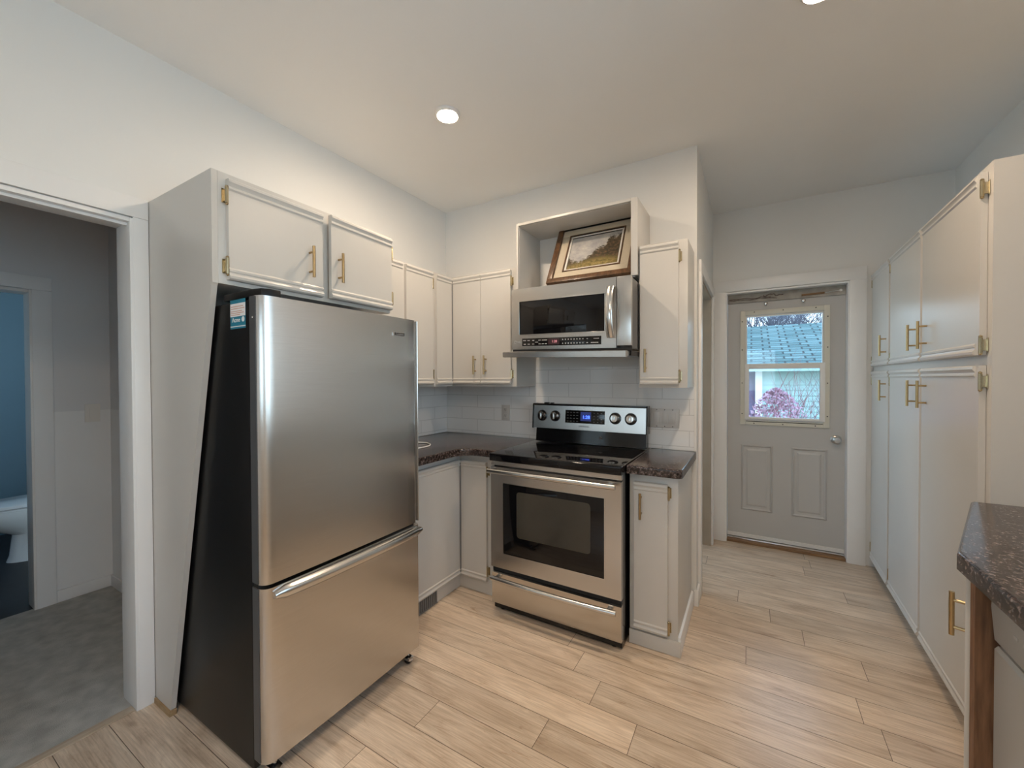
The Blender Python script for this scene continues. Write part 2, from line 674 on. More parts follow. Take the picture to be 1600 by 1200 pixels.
# ------------------------------------------------------------------ structure
def build_floor():
    me_v, me_f, uvs, cols = [], [], [], []
    y0, pitch = 1.137, .1482
    joints = {0: -1.115, 1: -.682, 2: -.377, 3: -.57, 4: -.70, 5: .43, 6: .38, 7: -.018, 8: .45, 9: .235, 10: .095, 11: -.066}
    k0 = math.floor((FRONT-y0)/pitch)
    k1 = math.ceil((ENT+.2-y0)/pitch)
    L = 1.22
    bm = NB()
    uvl = bm.loops.layers.uv.new('UVMap')
    cl = bm.loops.layers.float_color.new('plank')
    seamf = []
    for k in range(k0, k1):
        a, b = y0+k*pitch, y0+(k+1)*pitch
        a, b = max(a, FRONT), min(b, ENT+.15)
        if b <= a:
            continue
        j = joints.get(k, random.uniform(-1, 1))
        s = j - L*math.ceil((j-LEFT)/L+.01)
        x = s
        while x < RIGHT:
            xa, xb = max(x, LEFT-.01), min(x+L, RIGHT)
            if xb-xa > .001:
                g = .0011
                vs = [bm.verts.new(p) for p in ((xa+g, a+g, 0), (xb-g, a+g, 0), (xb-g, b-g, 0), (xa+g, b-g, 0))]
                f = bm.faces.new(vs)
                rc = (random.random(), random.random(), random.random(), 1)
                for lp in f.loops:
                    lp[uvl].uv = (lp.vert.co.x, lp.vert.co.y)
                    lp[cl] = rc
            x += L
    me = bpy.data.meshes.new('floor')
    bm.to_mesh(me)
    bm.free()
    me.materials.append(MT['floor'])
    o = bpy.data.objects.new('floor', me)
    C.objects.link(o)
    o['kind'] = 'structure'
    # thin dark bed that shows in the seams, with a slab underneath
    bm = NB()
    add_box(bm, LEFT-.01, RIGHT, FRONT, ENT+.15, -.1, -.0012)
    s = obj('floor_bed', bm, wood('floor_seam', (.10, .072, .05), (.16, .115, .08)), o)
    return o


build_floor()

bm = NB()
add_box(bm, -2.30, RIGHT+.15, FRONT-.15, ENT+.15, CEIL, CEIL+.12)
struct('ceiling', bm, 'ceiling')

# left wall with the doorway to the hall
DY0, DY1, DZ = -.16, .640, 1.99
bm = NB()
add_box(bm, LEFT-.11, LEFT, FRONT-.15, DY0, 0, CEIL)
add_box(bm, LEFT-.11, LEFT, DY0, DY1, DZ, CEIL)
add_box(bm, LEFT-.11, LEFT, DY1, BACK+.12, 0, CEIL)
struct('wall_left', bm, 'wall')
# back wall, and the return wall beside the passage with its doorway
bm = NB()
add_box(bm, LEFT, PARTX, BACK, BACK+.11, 0, CEIL)
struct('wall_back', bm, 'wall')
P0, P1, PZ = 2.76, 3.60, 1.985
bm = NB()
add_box(bm, PARTX-.11, PARTX, BACK+.11, P0, 0, CEIL)
add_box(bm, PARTX-.11, PARTX, P0, P1, PZ, CEIL)
add_box(bm, PARTX-.11, PARTX, P1, ENT, 0, CEIL)
struct('wall_passage', bm, 'wall')
# space behind the passage doorway
bm = NB()
add_box(bm, -1.6, -1.5, BACK+.11, 2.75, 0, CEIL)
add_box(bm, -1.6, -1.5, 3.72, ENT+.1, 0, CEIL)
add_box(bm, -1.6, -1.5, 2.75, 3.72, 0, .35)
add_box(bm, -1.6, -1.5, 2.75, 3.72, 2.5, CEIL)
add_box(bm, -1.5, PARTX-.11, ENT, ENT+.1, 0, CEIL)
struct('wall_stairwell', bm, 'wall')
bm = NB()
add_box(bm, -1.6, PARTX-.11, BACK+.11, ENT, -.1, -.001)
struct('floor_stairwell', bm, 'thresh')
# entry wall with the outside door opening
EX0, EX1, EZ = -.184, .612, 2.037
bm = NB()
add_box(bm, PARTX-.11, EX0, ENT, ENT+.15, 0, CEIL)
add_box(bm, EX0, EX1, ENT, ENT+.15, EZ, CEIL)
add_box(bm, EX1, RIGHT+.15, ENT, ENT+.15, 0, CEIL)
struct('wall_entry', bm, 'wall')
# right wall with a window over the counter (beyond the frame), front wall behind the camera
WY0, WY1, WZ0, WZ1 = -.95, 1.25, 1.02, 2.2
bm = NB()
add_box(bm, RIGHT, RIGHT+.15, FRONT-.15, WY0, 0, CEIL)
add_box(bm, RIGHT, RIGHT+.15, WY1, ENT, 0, CEIL)
add_box(bm, RIGHT, RIGHT+.15, WY0, WY1, 0, WZ0)
add_box(bm, RIGHT, RIGHT+.15, WY0, WY1, WZ1, CEIL)
struct('wall_right', bm, 'wall')
FX0, FX1 = -1.5, .5
bm = NB()
add_box(bm, LEFT-.11, FX0, FRONT-.15, FRONT, 0, CEIL)
add_box(bm, FX1, RIGHT, FRONT-.15, FRONT, 0, CEIL)
add_box(bm, FX0, FX1, FRONT-.15, FRONT, 0, 1.0)
add_box(bm, FX0, FX1, FRONT-.15, FRONT, 2.0, CEIL)
struct('wall_front', bm, 'wall')


def window_fill(name, mk):
    root = struct_empty(name, mk(0, 0, 0))
    return root


# window over the counter
bm = NB()
for (a, b, c, d) in ((WY0, WY1, WZ0, WZ0+.05), (WY0, WY1, WZ1-.05, WZ1), (WY0, WY0+.05, WZ0+.05, WZ1-.05),
                     (WY1-.05, WY1, WZ0+.05, WZ1-.05), ((WY0+WY1)/2-.03, (WY0+WY1)/2+.03, WZ0+.05, WZ1-.05)):
    add_box(bm, RIGHT+.05, RIGHT+.11, a, b, c, d)
wn = struct('window_1', bm, 'trim')
box_obj('pane', 'glass', wn, RIGHT+.078, RIGHT+.082, WY0+.05, WY1-.05, WZ0+.05, WZ1-.05)
bm = NB()  # unseen window behind the camera, added for extra daylight
for (a, b, c, d) in ((FX0, FX1, 1.0, 1.07), (FX0, FX1, 1.93, 2.0), (FX0, FX0+.07, 1.07, 1.93), (FX1-.07, FX1, 1.07, 1.93), (-.54, -.46, 1.07, 1.93)):
    add_box(bm, a, b, FRONT-.11, FRONT-.05, c, d)
wn = struct('window_added_front', bm, 'trim')
box_obj('pane', 'glass', wn, FX0+.07, FX1-.07, FRONT-.082, FRONT-.078, 1.07, 1.93)

bm = NB()  # unseen window, added so daylight reaches the passage and pantry
for (a, b, c, d) in ((2.75, 3.72, .35, .40), (2.75, 3.72, 2.45, 2.5), (2.75, 2.80, .40, 2.45), (3.67, 3.72, .40, 2.45)):
    add_box(bm, -1.58, -1.53, a, b, c, d)
wn = struct('window_added_stairwell', bm, 'trim')
box_obj('pane', 'glass', wn, -1.557, -1.553, 2.80, 3.67, .40, 2.45)

# casing round the hall doorway
bm = NB()
add_box(bm, LEFT+.0005, LEFT+.017, .634, .683, .0005, DZ+.005, .002)
add_box(bm, LEFT+.0005, LEFT+.018, DY0-.08, .683, DZ+.0052, 2.076, .002)
add_box(bm, LEFT+.0005, LEFT+.017, DY0-.08, DY0+.004, .0005, DZ+.005, .002)
struct('trim_1', bm, 'trim')
# jamb liner with stop
bm = NB()
for s, (a, b) in ((1, (DY1-.016, DY1-.0005)), (-1, (DY0+.0005, DY0+.016))):
    add_box(bm, LEFT-.128, LEFT+.016, a, b, .001, DZ-.001, .001)
add_box(bm, LEFT-.128, LEFT+.016, DY0+.0165, DY1-.0165, DZ-.0165, DZ-.001, .001)
add_box(bm, LEFT-.02, LEFT-.008, DY0+.0165, DY1-.0165, DZ-.0285, DZ-.017, .001)
struct('trim_2', bm, 'trim')
# strip where the carpet meets the planks
box_obj('trim_3', 'palewood', None, LEFT-.035, LEFT+.004, DY0+.017, DY1-.017, .0008, .007, .002)['kind'] = 'structure'

# casing round outside door
bm = NB()
add_box(bm, EX0-.084, EX0+.003, ENT-.018, ENT-.0005, .0005, EZ+.002, .0015)
add_box(bm, EX1-.003, EX1+.09, ENT-.018, ENT-.0005, .0005, EZ+.002, .0015)
add_box(bm, EX0-.084, EX1+.09, ENT-.018, ENT-.0005, EZ+.0022, 2.128, .0015)
struct('trim_4', bm, 'trim')
# casing round passage doorway
bm = NB()
add_box(bm, PARTX+.0005, PARTX+.016, P0-.075, P0+.002, .0005, PZ+.002, .0015)
add_box(bm, PARTX+.0005, PARTX+.016, P1-.002, P1+.07, .0005, PZ+.002, .0015)
add_box(bm, PARTX+.0005, PARTX+.016, P0-.075, P1+.07, PZ+.0022, PZ+.072, .0015)
struct('trim_5', bm, 'trim')
bm = NB()
add_box(bm, PARTX-.125, PARTX-.001, P1-.02, P1-.0005, .0005, PZ-.001)
add_box(bm, PARTX-.125, PARTX-.001, P0+.0005, P0+.02, .0005, PZ-.001)
add_box(bm, PARTX-.125, PARTX-.001, P0+.021, P1-.021, PZ-.02, PZ-.001)
struct('trim_6', bm, 'beige')
# baseboard wrapping the wall end by the narrow cabinet
bm = NB()
add_box(bm, PARTX+.0005, PARTX+.013, BACK-.0, P0-.078, .0005, .095, .003)
add_box(bm, -.2865, PARTX+.013, BACK-.013, BACK-.0005, .0005, .095, .003)
struct('baseboard_passage', bm, 'trim')
# corner bead of the wall end
box_obj('baseboard_entry', 'trim', None, EX1+.092, .70, ENT-.012, ENT-.0005, .0005, .09, .002)['kind'] = 'structure'

# ------------------------------------------------------------------ hall and bathroom beyond the left doorway
HX, HY = -3.6, .945
BD0, BD1, BDZ = -.15, .617, 1.865
bm = NB()
add_box(bm, -3.70, HX, -1.0, BD0, 0, 2.5)
add_box(bm, -3.70, HX, BD0, BD1, BDZ, 2.5)
add_box(bm, -3.70, HX, BD1, HY+.1, 1.152, 2.5)
struct('wall_hall', bm, 'hallwall')
bm = NB()  # lower part paler, painting in the light from the kitchen
add_box(bm, -3.70, HX+.002, BD1, HY, 0, 1.152)
add_box(bm, HX+.002, LEFT-.11, HY-.002, HY+.1, 0, 1.152)
struct('wall_hall_lit', bm, 'halllit')
bm = NB()
add_box(bm, HX, LEFT-.11, HY, HY+.1, 1.152, 2.5)
struct('wall_hall_side', bm, 'hallwall')
bm = NB()
add_box(bm, HX, LEFT-.11, -1.1, -1.0, 0, 2.5)
struct('wall_hall_end', bm, 'hallwall')
bm = NB()
add_box(bm, -5.6, LEFT-.11, -1.1, HY+.6, 2.5, 2.6)
struct('ceiling_hall', bm, 'ceiling')
bm = NB()
add_box(bm, HX-.02, LEFT-.0105, -1.0, HY, -.1, .003)
struct('floor_hall', bm, 'carpet')
bm = NB()
add_box(bm, HX+.0025, HX+.014, BD1+.076, HY-.003, .004, .075, .002)
add_box(bm, HX+.015, LEFT-.111, HY-.015, HY-.003, .004, .075, .002)
struct('baseboard_hall', bm, 'halllit')
bm = NB()
add_box(bm, HX+.0025, HX+.016, BD1-.004, BD1+.075, .004, BDZ+.004, .002)
add_box(bm, HX+.0025, HX+.016, BD0-.075, BD0+.004, .004, BDZ+.004, .002)
add_box(bm, HX+.0025, HX+.016, BD0-.075, BD1+.075, BDZ+.0045, BDZ+.082, .002)
struct('trim_7', bm, 'halllit')
bm = NB()
add_box(bm, -3.715, HX+.014, BD1-.014, BD1-.0005, .004, BDZ-.001, .001)
add_box(bm, -3.715, HX+.014, BD0+.0005, BD0+.014, .004, BDZ-.001, .001)
add_box(bm, -3.715, HX+.014, BD0+.015, BD1-.015, BDZ-.015, BDZ-.001, .001)
struct('trim_8', bm, 'trim')
# bathroom shell, with its own window on the far left
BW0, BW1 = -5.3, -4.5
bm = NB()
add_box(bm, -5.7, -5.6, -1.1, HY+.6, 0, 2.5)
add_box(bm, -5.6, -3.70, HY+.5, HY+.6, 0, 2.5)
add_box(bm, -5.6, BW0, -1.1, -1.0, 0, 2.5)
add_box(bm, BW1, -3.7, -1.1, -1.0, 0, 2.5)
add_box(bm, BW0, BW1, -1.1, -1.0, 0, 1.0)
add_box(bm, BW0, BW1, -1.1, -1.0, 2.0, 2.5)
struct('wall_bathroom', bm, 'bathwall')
bm = NB()
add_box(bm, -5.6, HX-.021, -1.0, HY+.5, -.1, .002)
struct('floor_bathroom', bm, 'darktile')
bm = NB()
for (a, b, c, d) in ((BW0, BW1, 1.0, 1.05), (BW0, BW1, 1.95, 2.0), (BW0, BW0+.05, 1.05, 1.95), (BW1-.05, BW1, 1.05, 1.95)):
    add_box(bm, a, b, -1.08, -1.03, c, d)
wn = struct('window_3', bm, 'trim')
box_obj('pane', 'glass', wn, BW0+.05, BW1-.05, -1.057, -1.053, 1.05, 1.95)

# hall light switch
sw = thing('light_switch', 'single white rocker light switch on the dim hall wall', 'switch', (HX, .86, 1.135))
box_obj('wall_plate', 'plastic', sw, HX+.001, HX+.006, .825, .895, 1.078, 1.192, .0015)
box_obj('rocker', 'plastic', sw, HX+.0062, HX+.010, .845, .875, 1.102, 1.168, .001)


# toilet, facing left, seen past the bathroom door jamb
def build_toilet(cx, y0):
    t = thing('toilet', 'white toilet with closed lid in the dim bathroom', 'toilet', (cx, y0+.3, .002))
    bm = NB()
    seg = 28

    def ring(z, rx, ryf, ryb, yc):
        out = []
        for k in range(seg):
            a = 2*PI*k/seg
            s = math.sin(a)
            ry = ryf if s < 0 else ryb
            out.append((cx+rx*math.cos(a), yc+ry*s, z))
        return out
    levels = [ring(.003, .115, .20, .33, y0+.40), ring(.05, .108, .185, .33, y0+.40), ring(.20, .10, .17, .32, y0+.40),
              ring(.25, .115, .24, .25, y0+.38), ring(.32, .165, .34, .22, y0+.36), ring(.375, .185, .37, .20, y0+.36), ring(.40, .185, .37, .20, y0+.36)]
    vs = [[bm.verts.new(p) for p in l] for l in levels]
    for a, b in zip(vs, vs[1:]):
        for k in range(seg):
            bm.faces.new((a[k], a[(k+1) % seg], b[(k+1) % seg], b[k]))
    bm.faces.new(vs[0][::-1])
    bm.faces.new(vs[-1])
    obj('bowl', bm, 'porcelain', t)
    for nm, za, zb, g in (('seat', .402, .418, .004), ('lid', .423, .448, .006)):
        bm = NB()
        A = [bm.verts.new(p) for p in ring(za, .187+g, .375+g, .19, y0+.36)]
        B = [bm.verts.new(p) for p in ring(zb-.008, .187+g, .375+g, .19, y0+.36)]
        D = [bm.verts.new(p) for p in ring(zb, .175+g, .360+g, .18, y0+.36)]
        for a, b in ((A, B), (B, D)):
            for k in range(seg):
                bm.faces.new((a[k], a[(k+1) % seg], b[(k+1) % seg], b[k]))
        bm.faces.new(A[::-1])
        bm.faces.new(D)
        obj(nm, bm, 'porcelain', t)
    box_obj('tank', 'porcelain', t, cx-.22, cx+.22, y0+.57, y0+.76, .40, .74, .02)
    box_obj('tank_lid', 'porcelain', t, cx-.23, cx+.23, y0+.56, y0+.765, .742, .775, .008)
    bm = NB()
    add_tube(bm, [(cx-.16, y0+.568, .68), (cx-.16, y0+.55, .68), (cx-.09, y0+.545, .675)], .007, 8)
    obj('flush_lever', bm, 'chrome', t)


build_toilet(-4.72, .46)


# ------------------------------------------------------------------ outside door
def build_entry_door():
    root = struct_empty('door_1', (.214, ENT+.08, 0))
    yf, yb = 3.826, 3.868
    x0, x1, z0, z1 = -.168, .597, .034, 1.975
    wx0, wx1, wz0, wz1 = -.045, .473, .995, 1.852
    # jamb frame around the slab
    bm = NB()
    add_box(bm, EX0+.0005, EX0+.014, ENT-.016, ENT+.149, .002, EZ-.001)
    add_box(bm, EX1-.014, EX1-.0005, ENT-.016, ENT+.149, .002, EZ-.001)
    add_box(bm, EX0+.0145, EX1-.0145, ENT-.016, ENT+.149, EZ-.014, EZ-.001)
    obj('jamb', bm, 'trim', root)
    # slab with window cut-out and two raised panels
    bm = NB()
    add_box(bm, x0, wx0, yf, yb, z0, z1)
    add_box(bm, wx1, x1, yf, yb, z0, z1)
    add_box(bm, wx0, wx1, yf, yb, z0, wz0)
    add_box(bm, wx0, wx1, yf, yb, wz1, z1)
    bmesh.ops.remove_doubles(bm, verts=bm.verts, dist=1e-5)

    def rect_ring(a, b, ya, yb_):
        (xa0, xa1, za0, za1), (xb0, xb1, zb0, zb1) = a, b
        A = [bm.verts.new(p) for p in ((xa0, ya, za0), (xa1, ya, za0), (xa1, ya, za1), (xa0, ya, za1))]
        B = [bm.verts.new(p) for p in ((xb0, yb_, zb0), (xb1, yb_, zb0), (xb1, yb_, zb1), (xb0, yb_, zb1))]
        for i in range(4):
            bm.faces.new((A[i], A[(i+1) % 4], B[(i+1) % 4], B[i]))
        return B
    for (a, b, c, d) in ((-.070, .150, .262, .800), (.272, .495, .262, .800)):
        f = lambda e: (a+e, b-e, c+e, d-e)
        rect_ring(f(0), f(.010), yf-.0003, yf-.009)
        rect_ring(f(.010), f(.020), yf-.009, yf-.0006)
        rect_ring(f(.020), f(.036), yf-.0006, yf-.0006)
        B = rect_ring(f(.036), f(.048), yf-.0006, yf-.006)
        bm.faces.new(B)
    obj('slab', bm, 'doorpaint', root, 20)
    # vinyl half-window: outer frame proud of the slab
    bm = NB()
    fx0, fx1, fz0, fz1 = -.078, .506, .962, 1.886
    for r in ((fx0, wx0+.004, fz0, fz1), (wx1-.004, fx1, fz0, fz1), (wx0+.004, wx1-.004, fz0, wz0+.004), (wx0+.004, wx1-.004, wz1-.004, fz1)):
        add_box(bm, r[0], r[1], yf-.012, yf-.0005, r[2], r[3], .002)
    wf = obj('window_frame', bm, 'cream', root)
    for (sx_, sz_) in [(.02, 1.872), (.214, 1.872), (.42, 1.872), (.02, .975), (.214, .975), (.42, .975)] + [(-.064, z) for z in (1.80, 1.57, 1.30, 1.05)] + [(.492, z) for z in (1.80, 1.57, 1.30, 1.05)]:
        bm = NB()
        add_lathe(bm, [(.0045, 0), (.0045, .0015), (.002, .0022)], (sx_, yf-.0121, sz_), (0, -1, 0), 8)
        obj('screw', bm, 'screw', wf)
    # inner channels and the two sashes
    bm = NB()
    for r in ((wx0+.004, -.030, wz0+.004, wz1-.004), (.462, wx1-.004, wz0+.004, wz1-.004), (-.030, .462, wz1-.018, wz1-.004), (-.030, .462, wz0+.004, wz0+.016)):
        add_box(bm, r[0], r[1], yf+.002, yf+.038, r[2], r[3])
    obj('window_track', bm, 'plastic', root)
    bm = NB()
    sx0, sx1, s0, s1 = -.045, .478, 1.008, 1.455
    for r in ((sx0, sx0+.030, s0, s1), (sx1-.032, sx1, s0, s1), (sx0+.030, sx1-.032, s0, s0+.020), (sx0+.030, sx1-.032, s1-.042, s1)):
        add_box(bm, r[0], r[1], yf-.020, yf+.001, r[2], r[3], .002)
    sash = obj('lower_sash', bm, 'plastic', root)
    box_obj('pane', 'glass', sash, sx0+.0302, sx1-.0322, yf-.010, yf-.007, s0+.0202, s1-.0422)
    box_obj('upper_pane', 'glass', root, -.0298, .4618, yf+.018, yf+.021, 1.40, wz1-.0182)
    box_obj('sash_slot', 'dark', root, -.035, .465, yf-.0145, yf-.0125, .988, .993)
    # knob on a rose
    bm = NB()
    add_lathe(bm, [(.032, 0), (.033, .004), (.026, .010), (.012, .013), (.011, .03), (.020, .036), (.027, .046), (.027, .056), (.019, .064), (0, .066)], (.545, yf-.0003, .880), (0, -1, 0), 24)
    obj('knob', bm, paint('satin_nickel', (.50, .49, .47), .30, .03, 9, 0, metal=1), root)
    # two small chrome curtain hooks above the glass
    for hx in (.098, .342):
        bm = NB()
        add_lathe(bm, [(.011, 0), (.011, .003), (.004, .005), (.004, .016), (.012, .022), (.014, .029), (.009, .036), (0, .038)], (hx, yf-.0003, 1.930), (0, -1, 0), 16)
        obj('hook', bm, 'chrome', root)
    # old door-head board, weatherstrip wire and worn rod
    bm = NB()
    add_box(bm, EX0+.0147, EX1-.0147, yf-.016, yf-.0004, 1.952, 2.0225, .003)
    hb = obj('head_stop', bm, paint('scuffed_grey_paint', (.36, .33, .29), .7, .25, 14, .3, 60), root)
    bm = NB()
    random.seed(3)
    pts = [(x0+.01+i*.032, yf-.021, 1.984+random.uniform(-.006, .006)) for i in range(10)]
    add_tube(bm, pts, .004, 6)
    pts = [(x0+.01+i*.030, yf-.019, 1.972+random.uniform(-.004, .006)) for i in range(12)]
    add_tube(bm, pts, .003, 6)
    pts = [(.08+i*.012, yf-.022-random.uniform(0, .004), 1.995+random.uniform(-.010, .010)) for i in range(12)]
    add_tube(bm, pts, .004, 6)
    obj('weatherstrip', bm, paint('old_weatherstrip', (.17, .13, .11), .8, .4, 40, .2), root)
    bm = NB()
    add_tube(bm, [(.33, yf-.023, 1.972), (.47, yf-.023, 1.977)], .0075, 8)
    obj('worn_rod', bm, 'thresh', root)
    bm = NB()
    add_tube(bm, [(.475, yf-.023, 1.977), (.565, yf-.023, 1.984)], .004, 8)
    add_lathe(bm, [(.010, -.004), (.010, .004)], (.565, yf-.021, 1.984), (0, -1, 0), 12)
    obj('latch_rod', bm, 'chrome', root)
    # stop strip and seal along the latch side
    box_obj('side_seal', 'plastic', root, x1+.0002, x1+.0006, yf-.010, yf+.02, .04, 1.95)
    # sweep and sill
    bm = NB()
    add_box(bm, x0, x1, yf-.012, yf-.0004, .052, .066, .002)
    add_box(bm, x0, x1, yf-.006, yf-.0004, .036, .052, .001)
    obj('door_sweep', bm, 'plastic', root)
    bm = NB()
    add_box(bm, EX0+.0147, EX1-.0147, yf-.03, yf+.06, .020, .032, .003)
    obj('metal_sill', bm, 'chrome', root)
    bm = NB()
    add_box(bm, EX0+.0147, EX1-.0147, ENT+.004, yf+.06, .0005, .0195, .002)
    obj('threshold', bm, 'thresh', root)


build_entry_door()


# ------------------------------------------------------------------ refrigerator
def build_fridge():
    yl, yr = .712, 1.430
    xf = -1.355
    t = thing('refrigerator', 'stainless bottom-freezer refrigerator with black sides below the short cabinets', 'refrigerator', (-1.7, 1.07, 0))
    bm = NB()
    add_box(bm, -2.12, -1.425, yl, yr-.004, .035, 1.605, .006)
    obj('body', bm, 'blacksatin', t)
    # upper door: rounded on the left, finger groove and thin lip on the right
    prof = [(-1.422, yl+.001), (-1.386, yl+.001), (-1.375, yl+.004), (-1.366, yl+.010), (-1.360, yl+.018), (-1.357, yl+.030)]
    n = 14
    for i in range(n+1):
        f = i/n
        prof.append((xf-.004*(2*f-1)**2+.003, yl+.045+f*(yr-.036-yl-.045)))
    prof += [(-1.358, yr-.026), (-1.366, yr-.018), (-1.380, yr-.014), (-1.386, yr-.010), (-1.380, yr-.006), (-1.366, yr-.003), (-1.364, yr+.001), (-1.372, yr+.003), (-1.422, yr+.003)]
    bm = NB()
    add_prism(bm, prof, 'z', .668, 1.615, bev=0)
    door = obj('door', bm, 'steel', t, 40, origin=(-1.39, 1.07, 1.1))
    # charcoal end of the door on the hinge side
    box_obj('door_edge', 'greyside', door, -1.421, -1.386, yl-.0010, yl+.0008, .670, 1.613)
    bm = NB()
    add_lathe(bm, [(.004, 0), (.004, .001), (.0025, .002)], (-1.402, yl-.001, 1.545), (0, -1, 0), 10)
    obj('screw', bm, 'chrome', door)
    # badge
    T = lambda x, y, z: (-1.3535+z, 1.30+x, 1.541+y)
    bm = NB()
    add_box(bm, -.034, .034, -.0085, .0085, .0005, .004, .0015, 2, T)
    bd = obj('badge', bm, 'chrome', door)
    bm = NB()
    add_box(bm, -.026, .031, -.006, .006, .0041, .0045, 0, 2, T)
    bd2 = obj('badge_plate', bm, 'blacksatin', bd)
    text_obj('badge_lettering', 'Kenmore', .0125, 'chrome', bd, lambda x, y, z: T(x+.003, y, z+.0047))
    # freezer drawer
    bm = NB()
    prof = [(-1.422, yl+.001), (-1.386, yl+.001), (-1.375, yl+.004), (-1.366, yl+.010), (-1.360, yl+.018)]
    for i in range(n+1):
        f = i/n
        prof.append((xf-.004*(2*f-1)**2+.003, yl+.030+f*(yr-.030-yl-.012)))
    prof += [(-1.366, yr-.004), (-1.376, yr), (-1.422, yr)]
    add_prism(bm, prof, 'z', .075, .655)
    dr = obj('freezer_drawer', bm, 'steel', t, 40, origin=(-1.39, 1.07, .36))
    box_obj('drawer_edge', 'greyside', dr, -1.421, -1.386, yl-.0010, yl+.0008, .077, .653)
    # bowed full-width handle with return ends
    bm = NB()
    N = 20
    path, rr = [], []
    for i in range(N+1):
        f = i/N
        y = yl+.030+f*(yr-yl-.030)
        e = abs(2*f-1)
        path.append((-1.3295-.018*e**3, y, .630))
        rr.append(1.0 if e < .93 else max(.45, 1-(e-.93)*7))
    t2 = NB()
    for sgn in (0,):
        sec = [(-.020, -.020), (-.006, -.024), (.004, -.019), (.010, -.008), (.011, .004), (.006, .016), (-.003, .021), (-.020, .021)]
        rings = [[t2.verts.new((p[0]+a, p[1], p[2]+b*q)) for a, b in sec] for p, q in zip(path, rr)]
        for a, b in zip(rings, rings[1:]):
            for k in range(len(sec)):
                t2.faces.new((a[k], a[(k+1) % len(sec)], b[(k+1) % len(sec)], b[k]))
        t2.faces.new(rings[0][::-1])
        t2.faces.new(rings[-1])
    merge(bm, t2)
    obj('handle', bm, 'steel_h', dr, 50, origin=(-1.33, 1.07, .632))
    box_obj('drawer_gap', 'dark', t, -1.4225, -1.392, yl+.004, yr-.004, .6555, .6675)
    # black hinge cover on top
    bm = NB()
    add_prism(bm, [(-1.60, yl+.006), (-1.405, yl+.004), (-1.372, yl+.012), (-1.362, yl+.032), (-1.362, yl+.070), (-1.385, yl+.078), (-1.46, yl+.082), (-1.60, yl+.07)], 'z', 1.616, 1.640, bev=.005)
    obj('hinge_cover', bm, 'blacksatin', t)
    # dark gasket between door and body
    # front caster
    for yy in (yr-.045, yl+.05):
        bm = NB()
        add_prism(bm, [(-1.415, yy-.018), (-1.372, yy-.016), (-1.364, yy), (-1.372, yy+.016), (-1.415, yy+.018)], 'z', .022, .032, bev=.002)
        add_tube(bm, [(-1.392, yy, .03), (-1.392, yy, .068)], .006, 10)
        cs = obj('caster', bm, 'chrome', t)
        bm = NB()
        add_lathe(bm, [(.016, -.012), (.019, -.008), (.019, .008), (.016, .012)], (-1.392, yy, .0195), (0, 1, 0), 16)
        obj('wheel', bm, 'blacksatin', cs)
    for yy in (yr-.045, yl+.05):
        bm = NB()
        add_lathe(bm, [(.016, -.012), (.019, -.008), (.019, .008), (.016, .012)], (-2.06, yy, .0195), (0, 1, 0), 16)
        add_box(bm, -2.07, -2.05, yy-.012, yy+.012, .02, .036)
        obj('rear_wheel', bm, 'blacksatin', t)
    box_obj('kick_plate', 'dark', t, -1.50, -1.43, yl+.01, yr-.012, .0345, .072)
    # service sticker on the side
    T = lambda x, y, z: (-1.494+x, yl-z, 1.563+y)
    bm = NB()
    add_box(bm, -.049, .049, -.049, .049, .0003, .0008, 0, 2, T)
    st = obj('sticker', bm, 'teal', t)
    bm = NB()
    for (a, b) in ((.014, .036),):
        add_box(bm, -.0485, .0485, -.008, .036, .0009, .0011, 0, 2, T)
    add_box(bm, -.0485, .0485, -.043, -.040, .0009, .0011, 0, 2, T)
    add_lathe(bm, [(.009, 0), (.009, .0002)], T(.034, -.019, .0009), (0, -1, 0), 16)
    obj('white_panel', bm, 'white', st)
    bm = NB()
    for q, (y_, w_) in enumerate(((.026, .040), (.019, .044), (.010, .036), (.004, .042), (-.002, .03))):
        add_box(bm, -.044, -.044+2*w_, y_-.0016, y_+.0010, .0012, .0014, 0, 2, T)
    obj('print_lines', bm, 'salmon', st)
    text_obj('sticker_lettering', 'Acme', .022, 'white', st, lambda x, y, z: T(x-.011, y-.020, z+.0013))
    return t


build_fridge()

# ------------------------------------------------------------------ cabinet over the fridge, with its tapered side panel
FL = Fr((-1.605, 0), (0, 1), (1, 0))
t = thing('wall_cabinet', 'short two-door greige cabinet above the refrigerator with tapered side panel', 'cabinet', (-1.87, 1.09, 1.685))
bm = NB()
add_box(bm, LEFT+.002, -1.605, .7035, 1.487, 1.680, 2.072, .001)
obj('body', bm, 'cab', t)
bm = NB()
add_prism(bm, [(LEFT+.002, .022), (-1.992, .022), (-1.612, 1.672), (-1.605, 1.680), (-1.605, 2.072), (LEFT+.002, 2.072)], 'y', .6845, .7030)
obj('side_panel', bm, 'cab', t)
bm = NB()
add_prism(bm, [(LEFT+.020, .0005), (-1.985, .0005), (-1.985, .0215), (LEFT+.020, .0215)], 'y', .678, .7025)
obj('base_shoe', bm, wood('raw_pine_shoe', (.30, .19, .09), (.46, .32, .18), (4, 30, 30)), t)
make_door(t, FL, .729, 1.094, 1.695, 2.050, (1.032, 1.828), [(.729, 1.990, -1), (.729, 1.742, -1)])
AJ = Fr((-1.6045, 1.480), (-.036, .99935), (.99935, .036))       # stands slightly ajar
make_door(t, AJ, -.356, 0, 1.695, 2.056, (-.320, 1.829), [(0, 1.985, 1), (0, 1.755, 1)])

